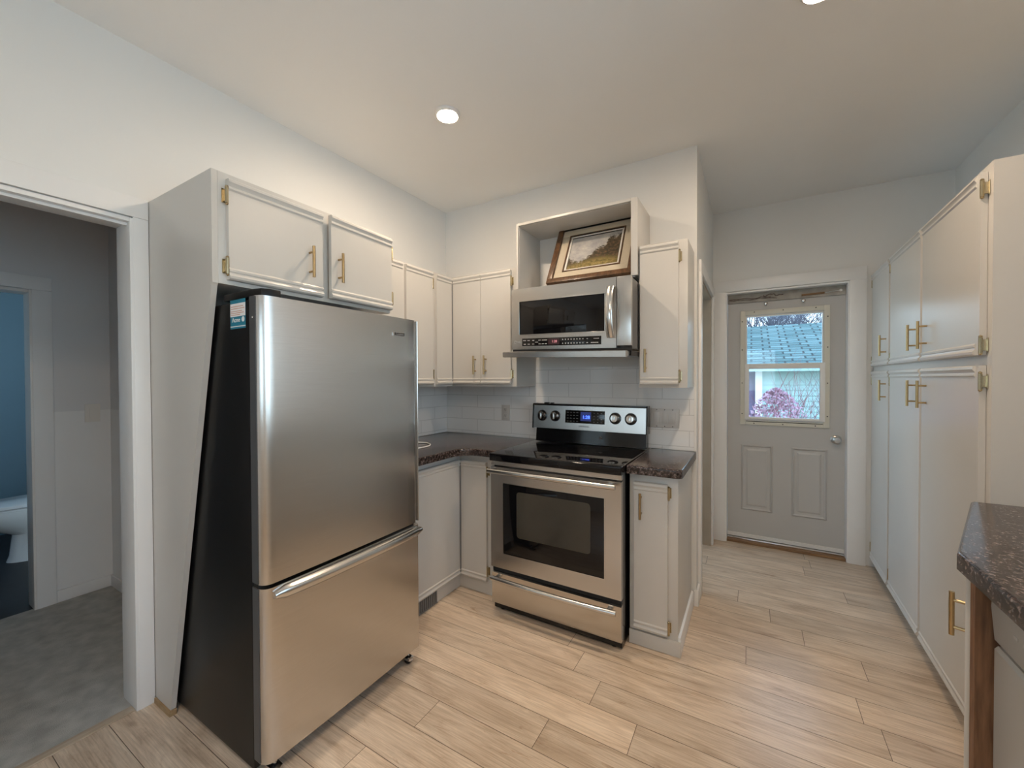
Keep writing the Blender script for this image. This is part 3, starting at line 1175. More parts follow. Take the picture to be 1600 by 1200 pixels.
# ------------------------------------------------------------------ left wall upper, corner upper
CX, CY = -1.866, 2.311
CL = Fr((CX, 0), (0, 1), (1, 0))
CB = Fr((0, CY), (1, 0), (0, -1))
UZ0, UZ1 = 1.290, 2.072
t = thing('wall_cabinet', 'two-door greige upper cabinet on left wall between short cabinets and corner', 'cabinet', (-2.0, 1.8, UZ0))
bm = NB()
add_box(bm, LEFT+.002, CX, 1.492, 2.118, UZ0, UZ1, .001)
obj('body', bm, 'cab', t)
make_door(t, CL, 1.515, 1.812, 1.306, 2.058, None, [(1.515, 1.99, -1), (1.515, 1.38, -1)])
make_door(t, CL, 1.842, 2.086, 1.306, 2.058, None, [(2.088, 1.985, 1), (2.088, 1.372, 1)])

t = thing('wall_cabinet', 'l-shaped corner upper cabinet with two gold pulls left of microwave', 'cabinet', (-1.8, 2.45, UZ0))
bm = NB()
add_prism(bm, [(LEFT+.002, 2.120), (CX, 2.120), (CX, CY), (-1.328, CY), (-1.328, BACK-.0085), (LEFT+.002, BACK-.0085)], 'z', UZ0, UZ1)
obj('body', bm, 'cab', t)
make_door(t, CL, 2.126, CY-.024, 1.306, 2.058)
make_door(t, CB, CX+.024, -1.602, 1.306, 2.058, (-1.643, 1.436))
make_door(t, CB, -1.599, -1.362, 1.306, 2.058, (-1.557, 1.436), [(-1.362, 1.985, 1), (-1.362, 1.372, 1)])

bm = NB()
add_tube(bm, [(CX+.0215, CY-.0215, 1.312), (CX+.0215, CY-.0215, 2.052)], .0042, 8)
obj('piano_hinge', bm, 'ventmetal', t)

# ------------------------------------------------------------------ open box shelf over the microwave
t = thing('open_shelf', 'open greige box shelf above microwave holding a painting', 'shelf', (-.93, 2.45, 1.915))
NX0, NX1, NF, NT = -1.312, -.541, 2.295, 2.340
bm = NB()
add_box(bm, NX0, NX0+.018, NF, BACK-.001, 1.70, NT, .001)
obj('side', bm, 'cab', t)
bm = NB()
add_box(bm, NX1-.018, NX1, NF, BACK-.001, 1.912, NT, .001)
obj('side', bm, 'cab', t)
box_obj('top', 'cab', t, NX0+.0185, NX1-.0185, NF, BACK-.001, NT-.018, NT, .001)
box_obj('bottom', 'cab', t, NX0+.0185, NX1-.0185, NF+.001, BACK-.001, 1.905, 1.920)
bm = NB()
add_box(bm, NX1-.036, NX1, NF-.0145, NF-.0005, 1.912, NT, .001)
add_box(bm, NX0, NX0+.016, NF-.0145, NF-.0005, 1.905, NT, .001)
add_box(bm, NX0+.0165, NX1-.0365, NF-.0145, NF-.0005, NT-.016, NT, .001)
obj('face_frame', bm, 'cab', t)


# ------------------------------------------------------------------ painting leaning in the shelf
def build_painting():
    W, Hh, D = .535, .475, .03
    x0 = -1.106
    yb, zb = 2.318, 1.9215
    ang = math.atan2(.225, .415)
    up = Vector((0, math.sin(ang), math.cos(ang)))
    nr = Vector((0, -math.cos(ang), math.sin(ang)))
    O = Vector((x0, yb, zb))
    # small lift so the lower back edge rests on the shelf
    T = lambda u, n, v: tuple(O+Vector((u, 0, 0))+up*v+nr*n)
    t = thing('framed_painting', 'landscape painting in wide wooden frame leaning inside the open shelf', 'painting', (x0+W/2, yb, zb))

    def ring(a, b, n0, n1, name, m):
        """rectangular moulding between inset a and b"""
        bm = NB()
        for (u0, u1, v0, v1) in ((a, W-a, a, b), (a, W-a, Hh-b, Hh-a), (a, b, b, Hh-b), (W-b, W-a, b, Hh-b)):
            add_box(bm, u0, u1, n0, n1, v0, v1, .0015, 2, T)
        return obj(name, bm, m, t)
    f = ring(0, .034, 0, D, 'frame', 'frame')
    ring(.0345, .086, .004, .016, 'linen_mat', 'mat')
    ring(.0865, .094, .004, .020, 'inner_frame', 'frame')
    ring(.0945, .106, .004, .013, 'fillet', 'fillet')
    bm = NB()
    uvl = bm.loops.layers.uv.new('UVMap')
    a = .1062
    c = [(a, a), (W-a, a), (W-a, Hh-a), (a, Hh-a)]
    lo = [bm.verts.new(T(u, .002, v)) for u, v in c]
    hi = [bm.verts.new(T(u, .005, v)) for u, v in c]
    fc = bm.faces.new(hi)
    bm.faces.new(lo[::-1])
    for i in range(4):
        bm.faces.new((lo[i], lo[(i+1) % 4], hi[(i+1) % 4], hi[i]))
    for face in bm.faces:
        for lp in face.loops:
            v = lp.vert
            i = (hi.index(v) if v in hi else lo.index(v))
            lp[uvl].uv = ((c[i][0]-a)/(W-2*a), (c[i][1]-a)/(Hh-2*a))
    obj('canvas', bm, 'canvas', t, 0)


build_painting()


# ------------------------------------------------------------------ microwave (hangs a little crooked, right end forward and low)
def build_microwave():
    def T(u, d, v):
        # u right, d towards the room, v up
        return (-1.287+u, 2.180-.0987*u-d, 1.523-.031*u+v)
    t = thing('microwave_oven', 'stainless over-the-range microwave hanging crooked with black door glass', 'microwave', (-.91, 2.35, 1.50))
    # case: flat back against wall
    bm = NB()
    vs = []
    for (u, v) in ((.004, 0), (.752, 0), (.752, .366), (.004, .366)):
        f = T(u, -.032, v)
        vs.append((bm.verts.new(f), bm.verts.new((f[0], 2.30, f[2]))))
    for i in range(4):
        a, b = vs[i], vs[(i+1) % 4]
        bm.faces.new((a[0], b[0], b[1], a[1]))
    bm.faces.new([p[0] for p in vs])
    bm.faces.new([p[1] for p in vs][::-1])
    obj('case', bm, 'blackgloss', t)
    # rear of the case, between cabinets
    box_obj('case_rear', 'blacksatin', t, -1.283, -.546, 2.3005, BACK-.0095, 1.515, 1.868)
    # door slab
    bm = NB()
    wu0, wu1, wv0, wv1 = .058, .612, .090, .292
    for r in ((0, wu0, 0, .372), (wu1, .676, 0, .372), (wu0, wu1, 0, wv0), (wu0, wu1, wv1, .372)):
        add_box(bm, r[0], r[1], -.030, 0, r[2], r[3], 0, 2, T)
    dr = obj('door', bm, 'steel', t, 30, origin=T(.34, 0, .18))
    bm = NB()
    add_box(bm, wu0+.001, wu1-.001, -.028, -.002, wv0+.001, wv1-.001, .001, 2, T)
    obj('door_glass', bm, 'blackglass', dr)
    bm = NB()
    for r in ((wu0-.004, wu1+.004, wv0-.004, wv0+.001), (wu0-.004, wu1+.004, wv1-.001, wv1+.004), (wu0-.004, wu0+.001, wv0+.001, wv1-.001), (wu1-.001, wu1+.004, wv0+.001, wv1-.001)):
        add_box(bm, r[0], r[1], .0003, .003, r[2], r[3], .0008, 1, T)
    obj('glass_trim', bm, 'steel_h', dr)
    # right column beside the door
    bm = NB()
    add_box(bm, .679, .755, -.030, -.001, .012, .372, .0012, 2, T)
    obj('side_column', bm, 'steel', t, 35, origin=T(.71, 0, .18))
    # curved handle
    bm = NB()
    N = 14
    rings = []
    tb = NB()
    for i in range(N+1):
        f = i/N
        v = .052+f*.272
        bow = .012+.034*math.sin(PI*f)**.8
        hw = .020
        rings.append([tb.verts.new(T(.648+a, bow+b, v)) for a, b in ((-hw, 0), (-hw*.8, .006), (0, .009), (hw*.8, .006), (hw, 0), (hw*.6, -.006), (-hw*.6, -.006))])
    for a, b in zip(rings, rings[1:]):
        for k in range(7):
            tb.faces.new((a[k], a[(k+1) % 7], b[(k+1) % 7], b[k]))
    tb.faces.new(rings[0][::-1])
    tb.faces.new(rings[-1])
    merge(bm, tb)
    for v in (.060, .316):
        add_box(bm, .640, .656, .0005, .016, v-.008, v+.008, .001, 1, T)
    obj('handle', bm, 'steel_h', dr, 60)
    # control strip
    bm = NB()
    add_box(bm, .080, .592, .0003, .003, .020, .066, .001, 2, T)
    cp = obj('control_panel', bm, 'blackgloss', t)
    bm = NB()
    add_box(bm, .264, .338, .0031, .0036, .026, .060, 0, 2, T)
    obj('display', bm, 'redscreen', cp)
    text_obj('display_digits', '1:28', .020, 'redled', cp, lambda x, y, z: T(.306+x, .0038+z, .043+y))
    bm = NB()
    random.seed(5)
    for v in (.031, .053):
        for u in [.10, .128, .160, .205, .228, .248]:
            add_box(bm, u-.009+random.uniform(-.003, .003), u+.008, .0031, .0034, v-.0022, v+.0022, 0, 2, T)
        for u in [.36+.018*k for k in range(8)]:
            add_box(bm, u-.003, u+.003, .0031, .0034, v-.003, v+.003, 0, 2, T)
    for (u, v, w_) in ((.185, .042, .010), (.512, .053, .004), (.512, .031, .004), (.565, .053, .016), (.555, .031, .022)):
        add_box(bm, u-w_, u+w_, .0031, .0034, v-.0018, v+.0018, 0, 2, T)
    obj('key_legends', bm, 'lightprint', cp)
    # round mark and letters at lower left
    bm = NB()
    add_tube(bm, [T(.030+.0085*math.cos(a), .0012, .045+.0085*math.sin(a)) for a in [2*PI*k/20 for k in range(20)]], .0009, 6, closed=True)
    obj('emblem', bm, 'lightprint', t)
    text_obj('brand_lettering', 'LG', .019, 'lightprint', t, lambda x, y, z: T(.056+x, .0006+z, .045+y))
    # black reveal under the door, then projecting vent lip
    box_obj('reveal', 'dark', t, .004, .754, -.03, -.006, -.012, -.0005, 0, T)
    bm = NB()
    add_prism(bm, [(-.02, -.020), (.050, -.016), (.060, -.020), (.058, -.050), (.040, -.052), (-.02, -.034)], 'x', -.032, .742, lambda u, d, v: T(u, d, v))
    obj('vent_lip', bm, 'steel', t, 30, origin=T(.35, .05, -.03))
    # underside with grille humps
    bm = NB()
    vs = []
    for (u, v) in ((.02, -.040), (.75, -.040), (.752, -.013), (.004, -.013)):
        f = T(u, -.022, v)
        vs.append((bm.verts.new(f), bm.verts.new((f[0], 2.30, f[2]))))
    for i in range(4):
        a, b = vs[i], vs[(i+1) % 4]
        bm.faces.new((a[0], b[0], b[1], a[1]))
    bm.faces.new([p[0] for p in vs])
    bm.faces.new([p[1] for p in vs][::-1])
    obj('underside', bm, 'blacksatin', t)


build_microwave()

# ------------------------------------------------------------------ narrow upper right of the microwave
RB = Fr((0, 2.305), (1, 0), (0, -1))
t = thing('wall_cabinet', 'narrow one-door greige upper cabinet right of microwave', 'cabinet', (-.41, 2.45, UZ0))
bm = NB()
add_box(bm, -.5385, -.288, 2.305, BACK-.0085, UZ0, 2.074, .001)
obj('body', bm, 'cab', t)
make_door(t, RB, -.528, -.331, 1.306, 2.062, (-.497, 1.437), [(-.330, 1.985, 1), (-.330, 1.352, 1)])

# ------------------------------------------------------------------ base cabinets
BX, BY = -1.622, 2.078
t = thing('base_cabinet', 'l-shaped corner base cabinet between refrigerator and range', 'cabinet', (-1.7, 2.2, 0))
bm = NB()
add_prism(bm, [(LEFT+.002, 1.455), (BX, 1.455), (BX, BY), (-1.300, BY), (-1.300, BACK-.0095), (LEFT+.002, BACK-.0095)], 'z', .001, .868)
obj('body', bm, 'cab', t)
BL = Fr((BX, 0), (0, 1), (1, 0))
BB = Fr((0, BY), (1, 0), (0, -1))
make_door(t, BL, 1.47, BY-.026, .088, .826)
make_door(t, BB, BX+.026, -1.402, .088, .826, None, [(-1.402, .768, 1), (-1.402, .150, 1)])

bm = NB()
add_tube(bm, [(BX+.0225, BY-.0225, .094), (BX+.0225, BY-.0225, .82)], .0042, 8)
obj('piano_hinge', bm, 'ventmetal', t)

NBX0, NBX1, NBY = -.530, -.300, 2.072
t = thing('base_cabinet', 'narrow one-door greige base cabinet right of range', 'cabinet', (-.415, 2.3, 0))
bm = NB()
add_box(bm, NBX0, NBX1, NBY, BACK-.0145, .001, .868, .001)
obj('body', bm, 'cab', t)
NF_ = Fr((0, NBY), (1, 0), (0, -1))
make_door(t, NF_, -.505, -.345, .088, .826, (-.469, .712), [(-.344, .785, 1), (-.344, .130, 1)])
bm = NB()
add_box(bm, NBX0, NBX1+.013, NBY-.012, NBY-.0005, .001, .072, .001)
obj('toe_board', bm, 'cab', t)
bm = NB()
add_prism(bm, [(NBX1+.0005, .001), (NBX1+.013, .001), (NBX1+.013, .080), (NBX1+.0105, .088), (NBX1+.0005, .092)], 'y', NBY, BACK-.0145)
obj('side_baseboard', bm, 'trim', t)


# ------------------------------------------------------------------ countertops
def arc(cx, cy, r, a0, a1, n=8):
    return [(cx+r*math.cos(math.radians(a0+(a1-a0)*i/n)), cy+r*math.sin(math.radians(a0+(a1-a0)*i/n))) for i in range(n+1)]


def counter(name, label, pts, z0=.870, z1=.912):
    bm = NB()
    A = [bm.verts.new((x, y, z0)) for x, y in pts]
    B = [bm.verts.new((x, y, z1)) for x, y in pts]
    n = len(pts)
    bm.faces.new(A)
    tf = bm.faces.new(B[::-1])
    for i in range(n):
        bm.faces.new((A[i], A[(i+1) % n], B[(i+1) % n], B[i]))
    bmesh.ops.recalc_face_normals(bm, faces=bm.faces)
    es = list(tf.edges)
    bmesh.ops.bevel(bm, geom=es, offset=.009, segments=4, affect='EDGES', profile=.55)
    o = obj(name, bm, 'granite', None, 40)
    return tag(o, label, 'countertop')


counter('countertop', 'l-shaped dark brown speckled countertop in the corner left of range',
        [(LEFT+.002, 1.452), (-1.548, 1.452)] + arc(-1.548+.10, 2.022-.10, .10, 180, 90, 8) + [(-1.300, 2.022), (-1.300, BACK-.0095), (LEFT+.002, BACK-.0095)])
counter('countertop', 'short dark brown speckled countertop right of range',
        [(-.531, 2.015)] + arc(-.275-.03, 2.015+.03, .03, -90, 0, 6) + [(-.275, BACK-.0095), (-.531, BACK-.0095)])
counter('countertop', 'dark brown speckled countertop with angled end beside tall pantry',
        [(.436, .15)] + arc(.436+.012, 1.405, .012, 180, 152, 3) + [(.652, 2.000), (.660, 2.012), (RIGHT-.002, 2.012), (RIGHT-.002, .15)])

# backsplash tile on both walls of the corner
bm = NB()
add_box(bm, LEFT+.0085, PARTX-.012, BACK-.008, BACK-.0004, .913, 1.42)
add_box(bm, LEFT+.0004, LEFT+.008, 1.47, BACK-.0085, .913, 1.289)
o = obj('tile_backsplash', bm, 'tile', None, 0)
tag(o, 'white subway tile backsplash along the wall above the countertops', 'backsplash')
bm = NB()  # bright strip standing in for light on a tile edge
add_box(bm, -1.334, -1.324, BACK-.012, BACK-.0085, 1.10, 1.288, .001)
o = tag(obj('tile_edge_strip', bm, 'trim'), 'narrow white strip painting in a lit tile edge behind range', 'trim')
o['kind'] = 'structure'

# outlet and switches on the tile
TB = Fr((0, BACK-.0085), (1, 0), (0, -1))
t = thing('electrical_outlet', 'white duplex outlet on tile left of range', 'outlet', (-1.578, BACK-.009, 1.09))
box_obj('wall_plate', 'plate', t, -1.614, -1.543, .0003, .006, 1.033, 1.148, .002, TB)
for zc in (1.068, 1.113):
    bm = NB()
    add_box(bm, -1.594, -1.563, .0063, .009, zc-.015, zc+.015, .003, 2, TB)
    sk = obj('socket', bm, 'plate', t)
    bm = NB()
    for q in (-.006, .006):
        add_box(bm, -1.5785+q-.001, -1.5785+q+.001, .0091, .0094, zc-.002, zc+.007, 0, 2, TB)
    add_lathe(bm, [(.0022, 0), (.0022, .0003)], TB(-1.5785, .0091, zc-.008), (0, -1, 0), 10)
    obj('slots', bm, 'slot', sk)
t = thing('light_switch', 'white three-rocker switch plate on tile right of range', 'switch', (-.45, BACK-.009, 1.1))
box_obj('wall_plate', 'plate', t, -.532, -.368, .0003, .006, 1.043, 1.157, .002, TB)
for xc in (-.496, -.450, -.404):
    bm = NB()
    add_box(bm, xc-.0165, xc+.0165, .0063, .0100, 1.067, 1.133, .0015, 2, TB)
    obj('rocker', bm, 'plate', t)
    for zz in (1.150, 1.050):
        bm = NB()
        add_lathe(bm, [(.003, 0), (.003, .001), (.001, .0014)], TB(xc, .0062, zz), (0, -1, 0), 8)
        obj('screw', bm, 'screw', t)

# white cable on the counter
bm = NB()
add_tube(bm, [(-1.99, 1.80, .9165), (-1.97, 1.93, .9165), (-1.93, 2.02, .9165), (-1.86, 2.035, .9165), (-1.80, 2.00, .9165), (-1.765, 1.955, .9165), (-1.757, 1.90, .9165), (-1.765, 1.80, .9165), (-1.77, 1.70, .9165)], .004, 8)
o = obj('cable', bm, 'plastic', None, 60)
tag(o, 'white cable loop lying on counter beside refrigerator', 'cable')

# floor register in the toe space
t = thing('floor_vent', 'grey slotted heating vent in toe board beside refrigerator', 'vent', (BX, 1.76, .045))
box_obj('backing', 'dark', t, BX+.0006, BX+.002, 1.50, 1.85, .004, .084)
bm = NB()
for k in range(22):
    y = 1.506+k*.0160
    add_box(bm, BX+.0022, BX+.007, y-.0045, y+.0045, .006, .082)
add_box(bm, BX+.0022, BX+.008, 1.500, 1.851, .0015, .0058)
add_box(bm, BX+.0022, BX+.008, 1.500, 1.851, .0822, .0865)
obj('grille', bm, 'ventmetal', t)


# ------------------------------------------------------------------ range
def build_range():
    x0, x1, yf = -1.292, -.538, 1.945
    t = thing('electric_range', 'stainless electric range with black glass cooktop between dark countertops', 'range', ((x0+x1)/2, 2.25, 0))
    bm = NB()
    add_box(bm, x0+.004, x1-.004, yf+.032, 2.560, .012, .872)
    obj('body', bm, 'blackgloss', t)
    # oven door with window opening
    W0, W1, V0, V1 = -1.208, -.622, .350, .750
    bm = NB()
    D0, D1 = .262, .838
    for r in ((x0, W0, D0, D1), (W1, x1, D0, D1), (W0, W1, D0, V0), (W0, W1, V1, D1)):
        add_box(bm, r[0], r[1], yf, yf+.030, r[2], r[3])
    bmesh.ops.remove_doubles(bm, verts=bm.verts, dist=1e-5)
    d = obj('oven_door', bm, 'steel', t, 30, origin=((x0+x1)/2, yf, .55))
    bm = NB()
    add_box(bm, W0+.001, W1-.001, yf+.001, yf+.028, V0+.001, V1-.001, .001)
    obj('door_glass', bm, 'blackglass', d)
    # rounded clear window inside black border
    i0, i1, j0, j1, r = -1.122, -.694, .455, .712, .018
    pts = arc(i1-r, j1-r, r, 0, 90, 5)+arc(i0+r, j1-r, r, 90, 180, 5)+arc(i0+r, j0+r, r, 180, 270, 5)+arc(i1-r, j0+r, r, 270, 360, 5)
    bm = NB()
    add_prism(bm, pts, 'y', yf+.0003, yf+.0009)
    obj('oven_window', bm, 'ovenglass', d, 30)
    bm = NB()
    for r_ in ((W0-.003, W1+.003, V0-.003, V0+.0005), (W0-.003, W1+.003, V1-.0005, V1+.003), (W0-.003, W0+.0005, V0+.0005, V1-.0005), (W1-.0005, W1+.003, V0+.0005, V1-.0005)):
        add_box(bm, r_[0], r_[1], yf-.002, yf-.0002, r_[2], r_[3])
    obj('window_trim', bm, 'steel_h', d)

    def bar(parent, z, off, a, b, bow=0.0):
        bm = NB()
        N = 12
        pth = []
        for i in range(N+1):
            f = i/N
            pth.append((a+(b-a)*f, yf-off-bow*(1-(2*f-1)**2), z))
        add_tube(bm, pth, .0135, 14)
        for q in (a+.035, b-.035):
            add_box(bm, q-.012, q+.012, yf-off, yf-.0003, z-.009, z+.007, .002)
        return obj('handle', bm, 'steel_h', parent, 50, origin=((a+b)/2, yf-off, z))
    bar(d, .822, .044, -1.285, -.556)
    # vent strip above the door handle
    box_obj('vent_strip', 'dark', t, -1.165, -.672, yf+.001, yf+.004, .8395, .847)
    box_obj('top_rail', 'steel', t, x0, x1, yf+.004, yf+.031, .8475, .871)
    # drawer
    bm = NB()
    add_prism(bm, [(yf+.002, .055), (yf, .060), (yf, .222), (yf-.004, .232), (yf+.03, .236), (yf+.03, .055)], 'x', x0+.006, x1)
    dr = obj('drawer', bm, 'steel', t, 30, origin=((x0+x1)/2, yf, .15))
    bar(dr, .214, .036, -1.272, -.556, .012)
    box_obj('drawer_gap', 'dark', t, x0+.006, x1-.004, yf+.012, yf+.031, .2365, .2615)
    # cooktop
    bm = NB()
    add_box(bm, x0-.002, x1+.003, yf-.014, 2.500, .873, .916, .006, 3)
    ct = obj('cooktop', bm, 'blackglass', t, 40)
    for (bx, by, br) in ((-1.09, 2.10, .105), (-.73, 2.10, .085), (-1.09, 2.35, .075), (-.73, 2.35, .105)):
        bm = NB()
        n = 40
        A = [bm.verts.new((bx+br*math.cos(2*PI*k/n), by+br*math.sin(2*PI*k/n), .9163)) for k in range(n)]
        B = [bm.verts.new((bx+(br-.002)*math.cos(2*PI*k/n), by+(br-.002)*math.sin(2*PI*k/n), .9163)) for k in range(n)]
        for k in range(n):
            bm.faces.new((A[k], A[(k+1) % n], B[(k+1) % n], B[k]))
        obj('burner_ring', bm, paint('faint_grey_print', (.03, .03, .03), .2, .1, 8, 0), ct, 0)
    # bright edge strip along the right side
    box_obj('edge_trim', 'steel_h', ct, x1+.0032, x1+.0055, yf+.0, 2.48, .9125, .9172)
    # backguard
    bm = NB()
    add_prism(bm, [(2.492, .917), (2.503, 1.005), (2.560, 1.005), (2.562, .917)], 'x', x0+.012, x1-.004)
    obj('backguard_base', bm, 'blackgloss', t, 30)
    bm = NB()
    add_prism(bm, [(2.490, 1.006), (2.502, 1.160), (2.508, 1.165), (2.565, 1.165), (2.565, 1.006)], 'x', x0-.006, x1-.004)
    bg_ = obj('backguard', bm, 'steel', t, 30, origin=((x0+x1)/2, 2.49, 1.08))
    for (a, b) in ((x0-.014, x0-.0065), (x1-.0035, x1+.004)):
        bm2 = NB()
        add_prism(bm2, [(2.486, 1.003), (2.498, 1.164), (2.506, 1.172), (2.567, 1.172), (2.567, 1.003)], 'x', a, b)
        obj('end_cap', bm2, 'blackgloss', bg_)
    sl = .012/.154      # lean of the panel

    def T(x, y, z):
        zz = 1.006+y
        return (x, 2.490+sl*y-z, zz)
    box_obj('top_cap', 'blackgloss', bg_, x0-.006, x1-.004, 2.500, 2.566, 1.1655, 1.1715, .001)
    for kx in (-1.232, -1.136):
        knob(bg_, T, kx, .085)
    for kx in (-.728, -.632):
        knob(bg_, T, kx, .086)
    bm = NB()
    add_box(bm, -1.062, -.795, .044, .128, .0004, .003, .001, 2, T)
    dp = obj('display_panel', bm, 'blackgloss', bg_)
    bm = NB()
    add_box(bm, -.955, -.885, .060, .118, .0031, .0036, 0, 2, T)
    obj('display', bm, 'bluescreen', dp)
    text_obj('display_digits', '1:28', .030, 'blueled', dp, lambda x, y, z: T(-.917+x, .084+y, .0040+z))
    bm = NB()
    for r_ in range(4):
        for c_ in range(4):
            add_box(bm, -1.050+c_*.022, -1.038+c_*.022, .054+r_*.019, .0575+r_*.019, .0031, .0034, 0, 2, T)
        for c_ in range(3):
            add_box(bm, -.868+c_*.024, -.859+c_*.024, .053+r_*.019, .058+r_*.019, .0031, .0034, 0, 2, T)
    obj('key_legends', bm, paint('dim_print', (.10, .10, .10), .4, .1, 9, 0), dp)
    text_obj('brand_lettering', 'SAMSUNG', .0155, 'screw', bg_, lambda x, y, z: T(-.932+x, .024+y, .0006+z))
    # faint triangle mark on the black riser
    bm = NB()
    add_prism(bm, [(-.835, .955), (-.807, .955), (-.821, .975)], 'y', 2.4945, 2.4955, lambda x, y, z: (x, y-.0+.0, z))
    obj('riser_mark', bm, paint('dim_grey_mark', (.10, .10, .10), .3, .1, 9, 0), t)
    # little black vent humps
    bm = NB()
    add_box(bm, -1.235, -1.205, 2.53, 2.56, 1.1717, 1.178, .002)
    add_box(bm, -1.19, -1.17, 2.53, 2.56, 1.1717, 1.177, .002)
    obj('vent_cap', bm, 'blackgloss', t)
    for (fx, fy) in ((x0+.05, yf+.06), (x1-.05, yf+.06), (x0+.05, 2.50), (x1-.05, 2.50)):
        bm = NB()
        add_lathe(bm, [(.018, .0005), (.018, .006), (.007, .008), (.007, .0118)], (fx, fy, 0), (0, 0, 1), 14)
        obj('foot', bm, 'blacksatin', t)


def knob(parent, T, kx, ky):
    bm = NB()
    o = T(kx, ky, .0005)
    add_lathe(bm, [(.037, 0), (.037, .002), (.034, .003)], o, (0, -1, .08), 28)
    b = obj('knob_bezel', bm, 'blackgloss', parent)
    bm = NB()
    o = T(kx, ky, .0045)
    add_lathe(bm, [(.028, 0), (.0275, .008), (.024, .022), (.021, .026), (0, .027)], o, (0, -1, .08), 24)
    k = obj('knob', bm, 'chrome', parent)
    bm = NB()
    add_box(bm, kx-.004, kx+.004, ky-.020, ky+.020, .0315, .039, .0015, 2, T)
    obj('grip', bm, 'steel_h', k)


build_range()

# ------------------------------------------------------------------ tall pantry
ln = math.hypot(.02, 1)
PF = Fr((.705-.04, 0), (.02/ln, 1/ln), (-1/ln, .02/ln))
t = thing('pantry_cabinet', 'tall greige pantry wall of six doors right of grey outside door', 'cabinet', (.9, 2.88, 0))
bm = NB()
a, b = PF(2.02, 0, 0), PF(ENT-.006, 0, 0)
add_prism(bm, [(a[0], a[1]), (b[0], b[1]), (RIGHT-.002, ENT-.004), (RIGHT-.002, a[1])], 'z', .078, 2.076)
a2, b2 = PF(2.02, -.05, 0), PF(ENT-.006, -.05, 0)
add_prism(bm, [(a2[0], a[1]), (b2[0], b2[1]), (RIGHT-.002, ENT-.004), (RIGHT-.002, a[1])], 'z', .001, .078)
obj('body', bm, 'cab', t)
bm = NB()
add_box(bm, 2.0205, 2.048, -.049, -.0003, .001, .0775, 0, 2, PF)
obj('corner_post', bm, 'cab', t)
cols_ = ((2.056, 2.655, 2.590, 2.056, -1), (2.684, 3.222, 2.745, 3.224, 1), (3.256, 3.690, 3.312, 3.692, 1))
for i, (u0, u1, hu, hg, sd) in enumerate(cols_):
    pl_ = (.028, 0) if i == 0 else (0, 0)
    make_door(t, PF, u0, u1, 1.418, 2.052, (hu, 1.538), [(hg, 1.995, sd), (hg, 1.452, sd)], plain=pl_)
    make_door(t, PF, u0, u1, .082, 1.382, (hu, 1.262), [(hg, 1.325, sd), (hg, .16, sd)], plain=pl_)


# ------------------------------------------------------------------ angled end cabinet with dishwasher
A0, A1 = Vector((.466, 1.425)), Vector((.672, 1.998))
du = (A1-A0).normalized()
AF = Fr((A0.x, A0.y), (du.x, du.y), (-du.y, du.x))
LA = (A1-A0).length
t = thing('base_cabinet', 'white angled end cabinet with gold pull under the right countertop', 'cabinet', (.8, 1.6, 0))
bm = NB()
add_prism(bm, [(A0.x, 1.425), (A1.x, 1.998), (A1.x+.01, 2.010), (RIGHT-.002, 2.010), (RIGHT-.002, 1.425)], 'z', .001, .868)
obj('body', bm, 'cab', t)
bm = NB()
add_box(bm, .466, RIGHT-.002, 1.400, 1.4245, .001, .868)
obj('end_panel', bm, 'rawwood', t)
bm = NB()
add_box(bm, .03, LA-.02, .0005, .0095, .09, .84, .002, 2, AF)
d = obj('door', bm, 'cab', t)
bar_pull(d, AF, .118, .700, .118, .010, .027)
bm = NB()
add_box(bm, .468, RIGHT-.002, .16, .775, .001, .868)
obj('side_body', bm, 'cab', t)

t = thing('dishwasher', 'grey front dishwasher under the right countertop beside brown panel', 'dishwasher', (.8, 1.09, 0))
bm = NB()
add_box(bm, .53, RIGHT-.01, .79, 1.39, .012, .862)
obj('tub', bm, 'dark', t)
bm = NB()
add_prism(bm, [(.529, .715), (.505, .715), (.496, .722), (.490, .80), (.494, .864), (.529, .864)], 'y', .785, 1.394)
cpn = obj('control_panel', bm, 'dishpanel', t, 30)
bm = NB()
for q in range(4):
    add_box(bm, .4905, .4915, 1.18+q*.035, 1.195+q*.035, .775, .782)
obj('key_legends', bm, 'lightprint', cpn)
bm = NB()
add_prism(bm, [(.529, .11), (.500, .11), (.496, .115), (.496, .700), (.502, .708), (.529, .708)], 'y', .785, 1.394)
obj('front_panel', bm, 'dishwhite', t, 30)
box_obj('toe_panel', 'dark', t, .545, .56, .79, 1.39, .012, .10)
for yy in (.84, 1.34):
    for xx in (.60, 1.08):
        bm = NB()
        add_lathe(bm, [(.018, .0005), (.018, .006), (.008, .008), (.008, .0118)], (xx, yy, 0), (0, 0, 1), 12)
        obj('foot', bm, 'blacksatin', t)

# ------------------------------------------------------------------ recessed lamps
for i, (lx, ly, lb) in enumerate(((-1.340, 1.632, 'lit recessed ceiling light in front of the corner cabinets'),
                                  (.205, 1.765, 'lit recessed ceiling light cut by the top edge of the picture'),
                                  (-.150, -.350, 'added unseen ceiling light just behind the viewer on the doorway side'),  # this and the next are unseen, added as fill light
                                  (.450, -.90, 'added unseen ceiling light farther behind the viewer on the window side'))):
    t = thing('ceiling_light', lb, 'ceiling light', (lx, ly, CEIL), 'recessed ceiling lights')
    bm = NB()
    add_lathe(bm, [(.050, -.001), (.050, -.013), (.054, -.015), (.062, -.010), (.066, -.0008)], (lx, ly, CEIL), (0, 0, 1), 32)
    obj('trim_ring', bm, 'plastic', t)
    bm = NB()
    add_lathe(bm, [(.0485, -.002), (.046, -.0075), (.036, -.0125), (.020, -.0148), (0, -.0152)], (lx, ly, CEIL), (0, 0, 1), 24)
    obj('bulb', bm, 'bulb', t, 60)


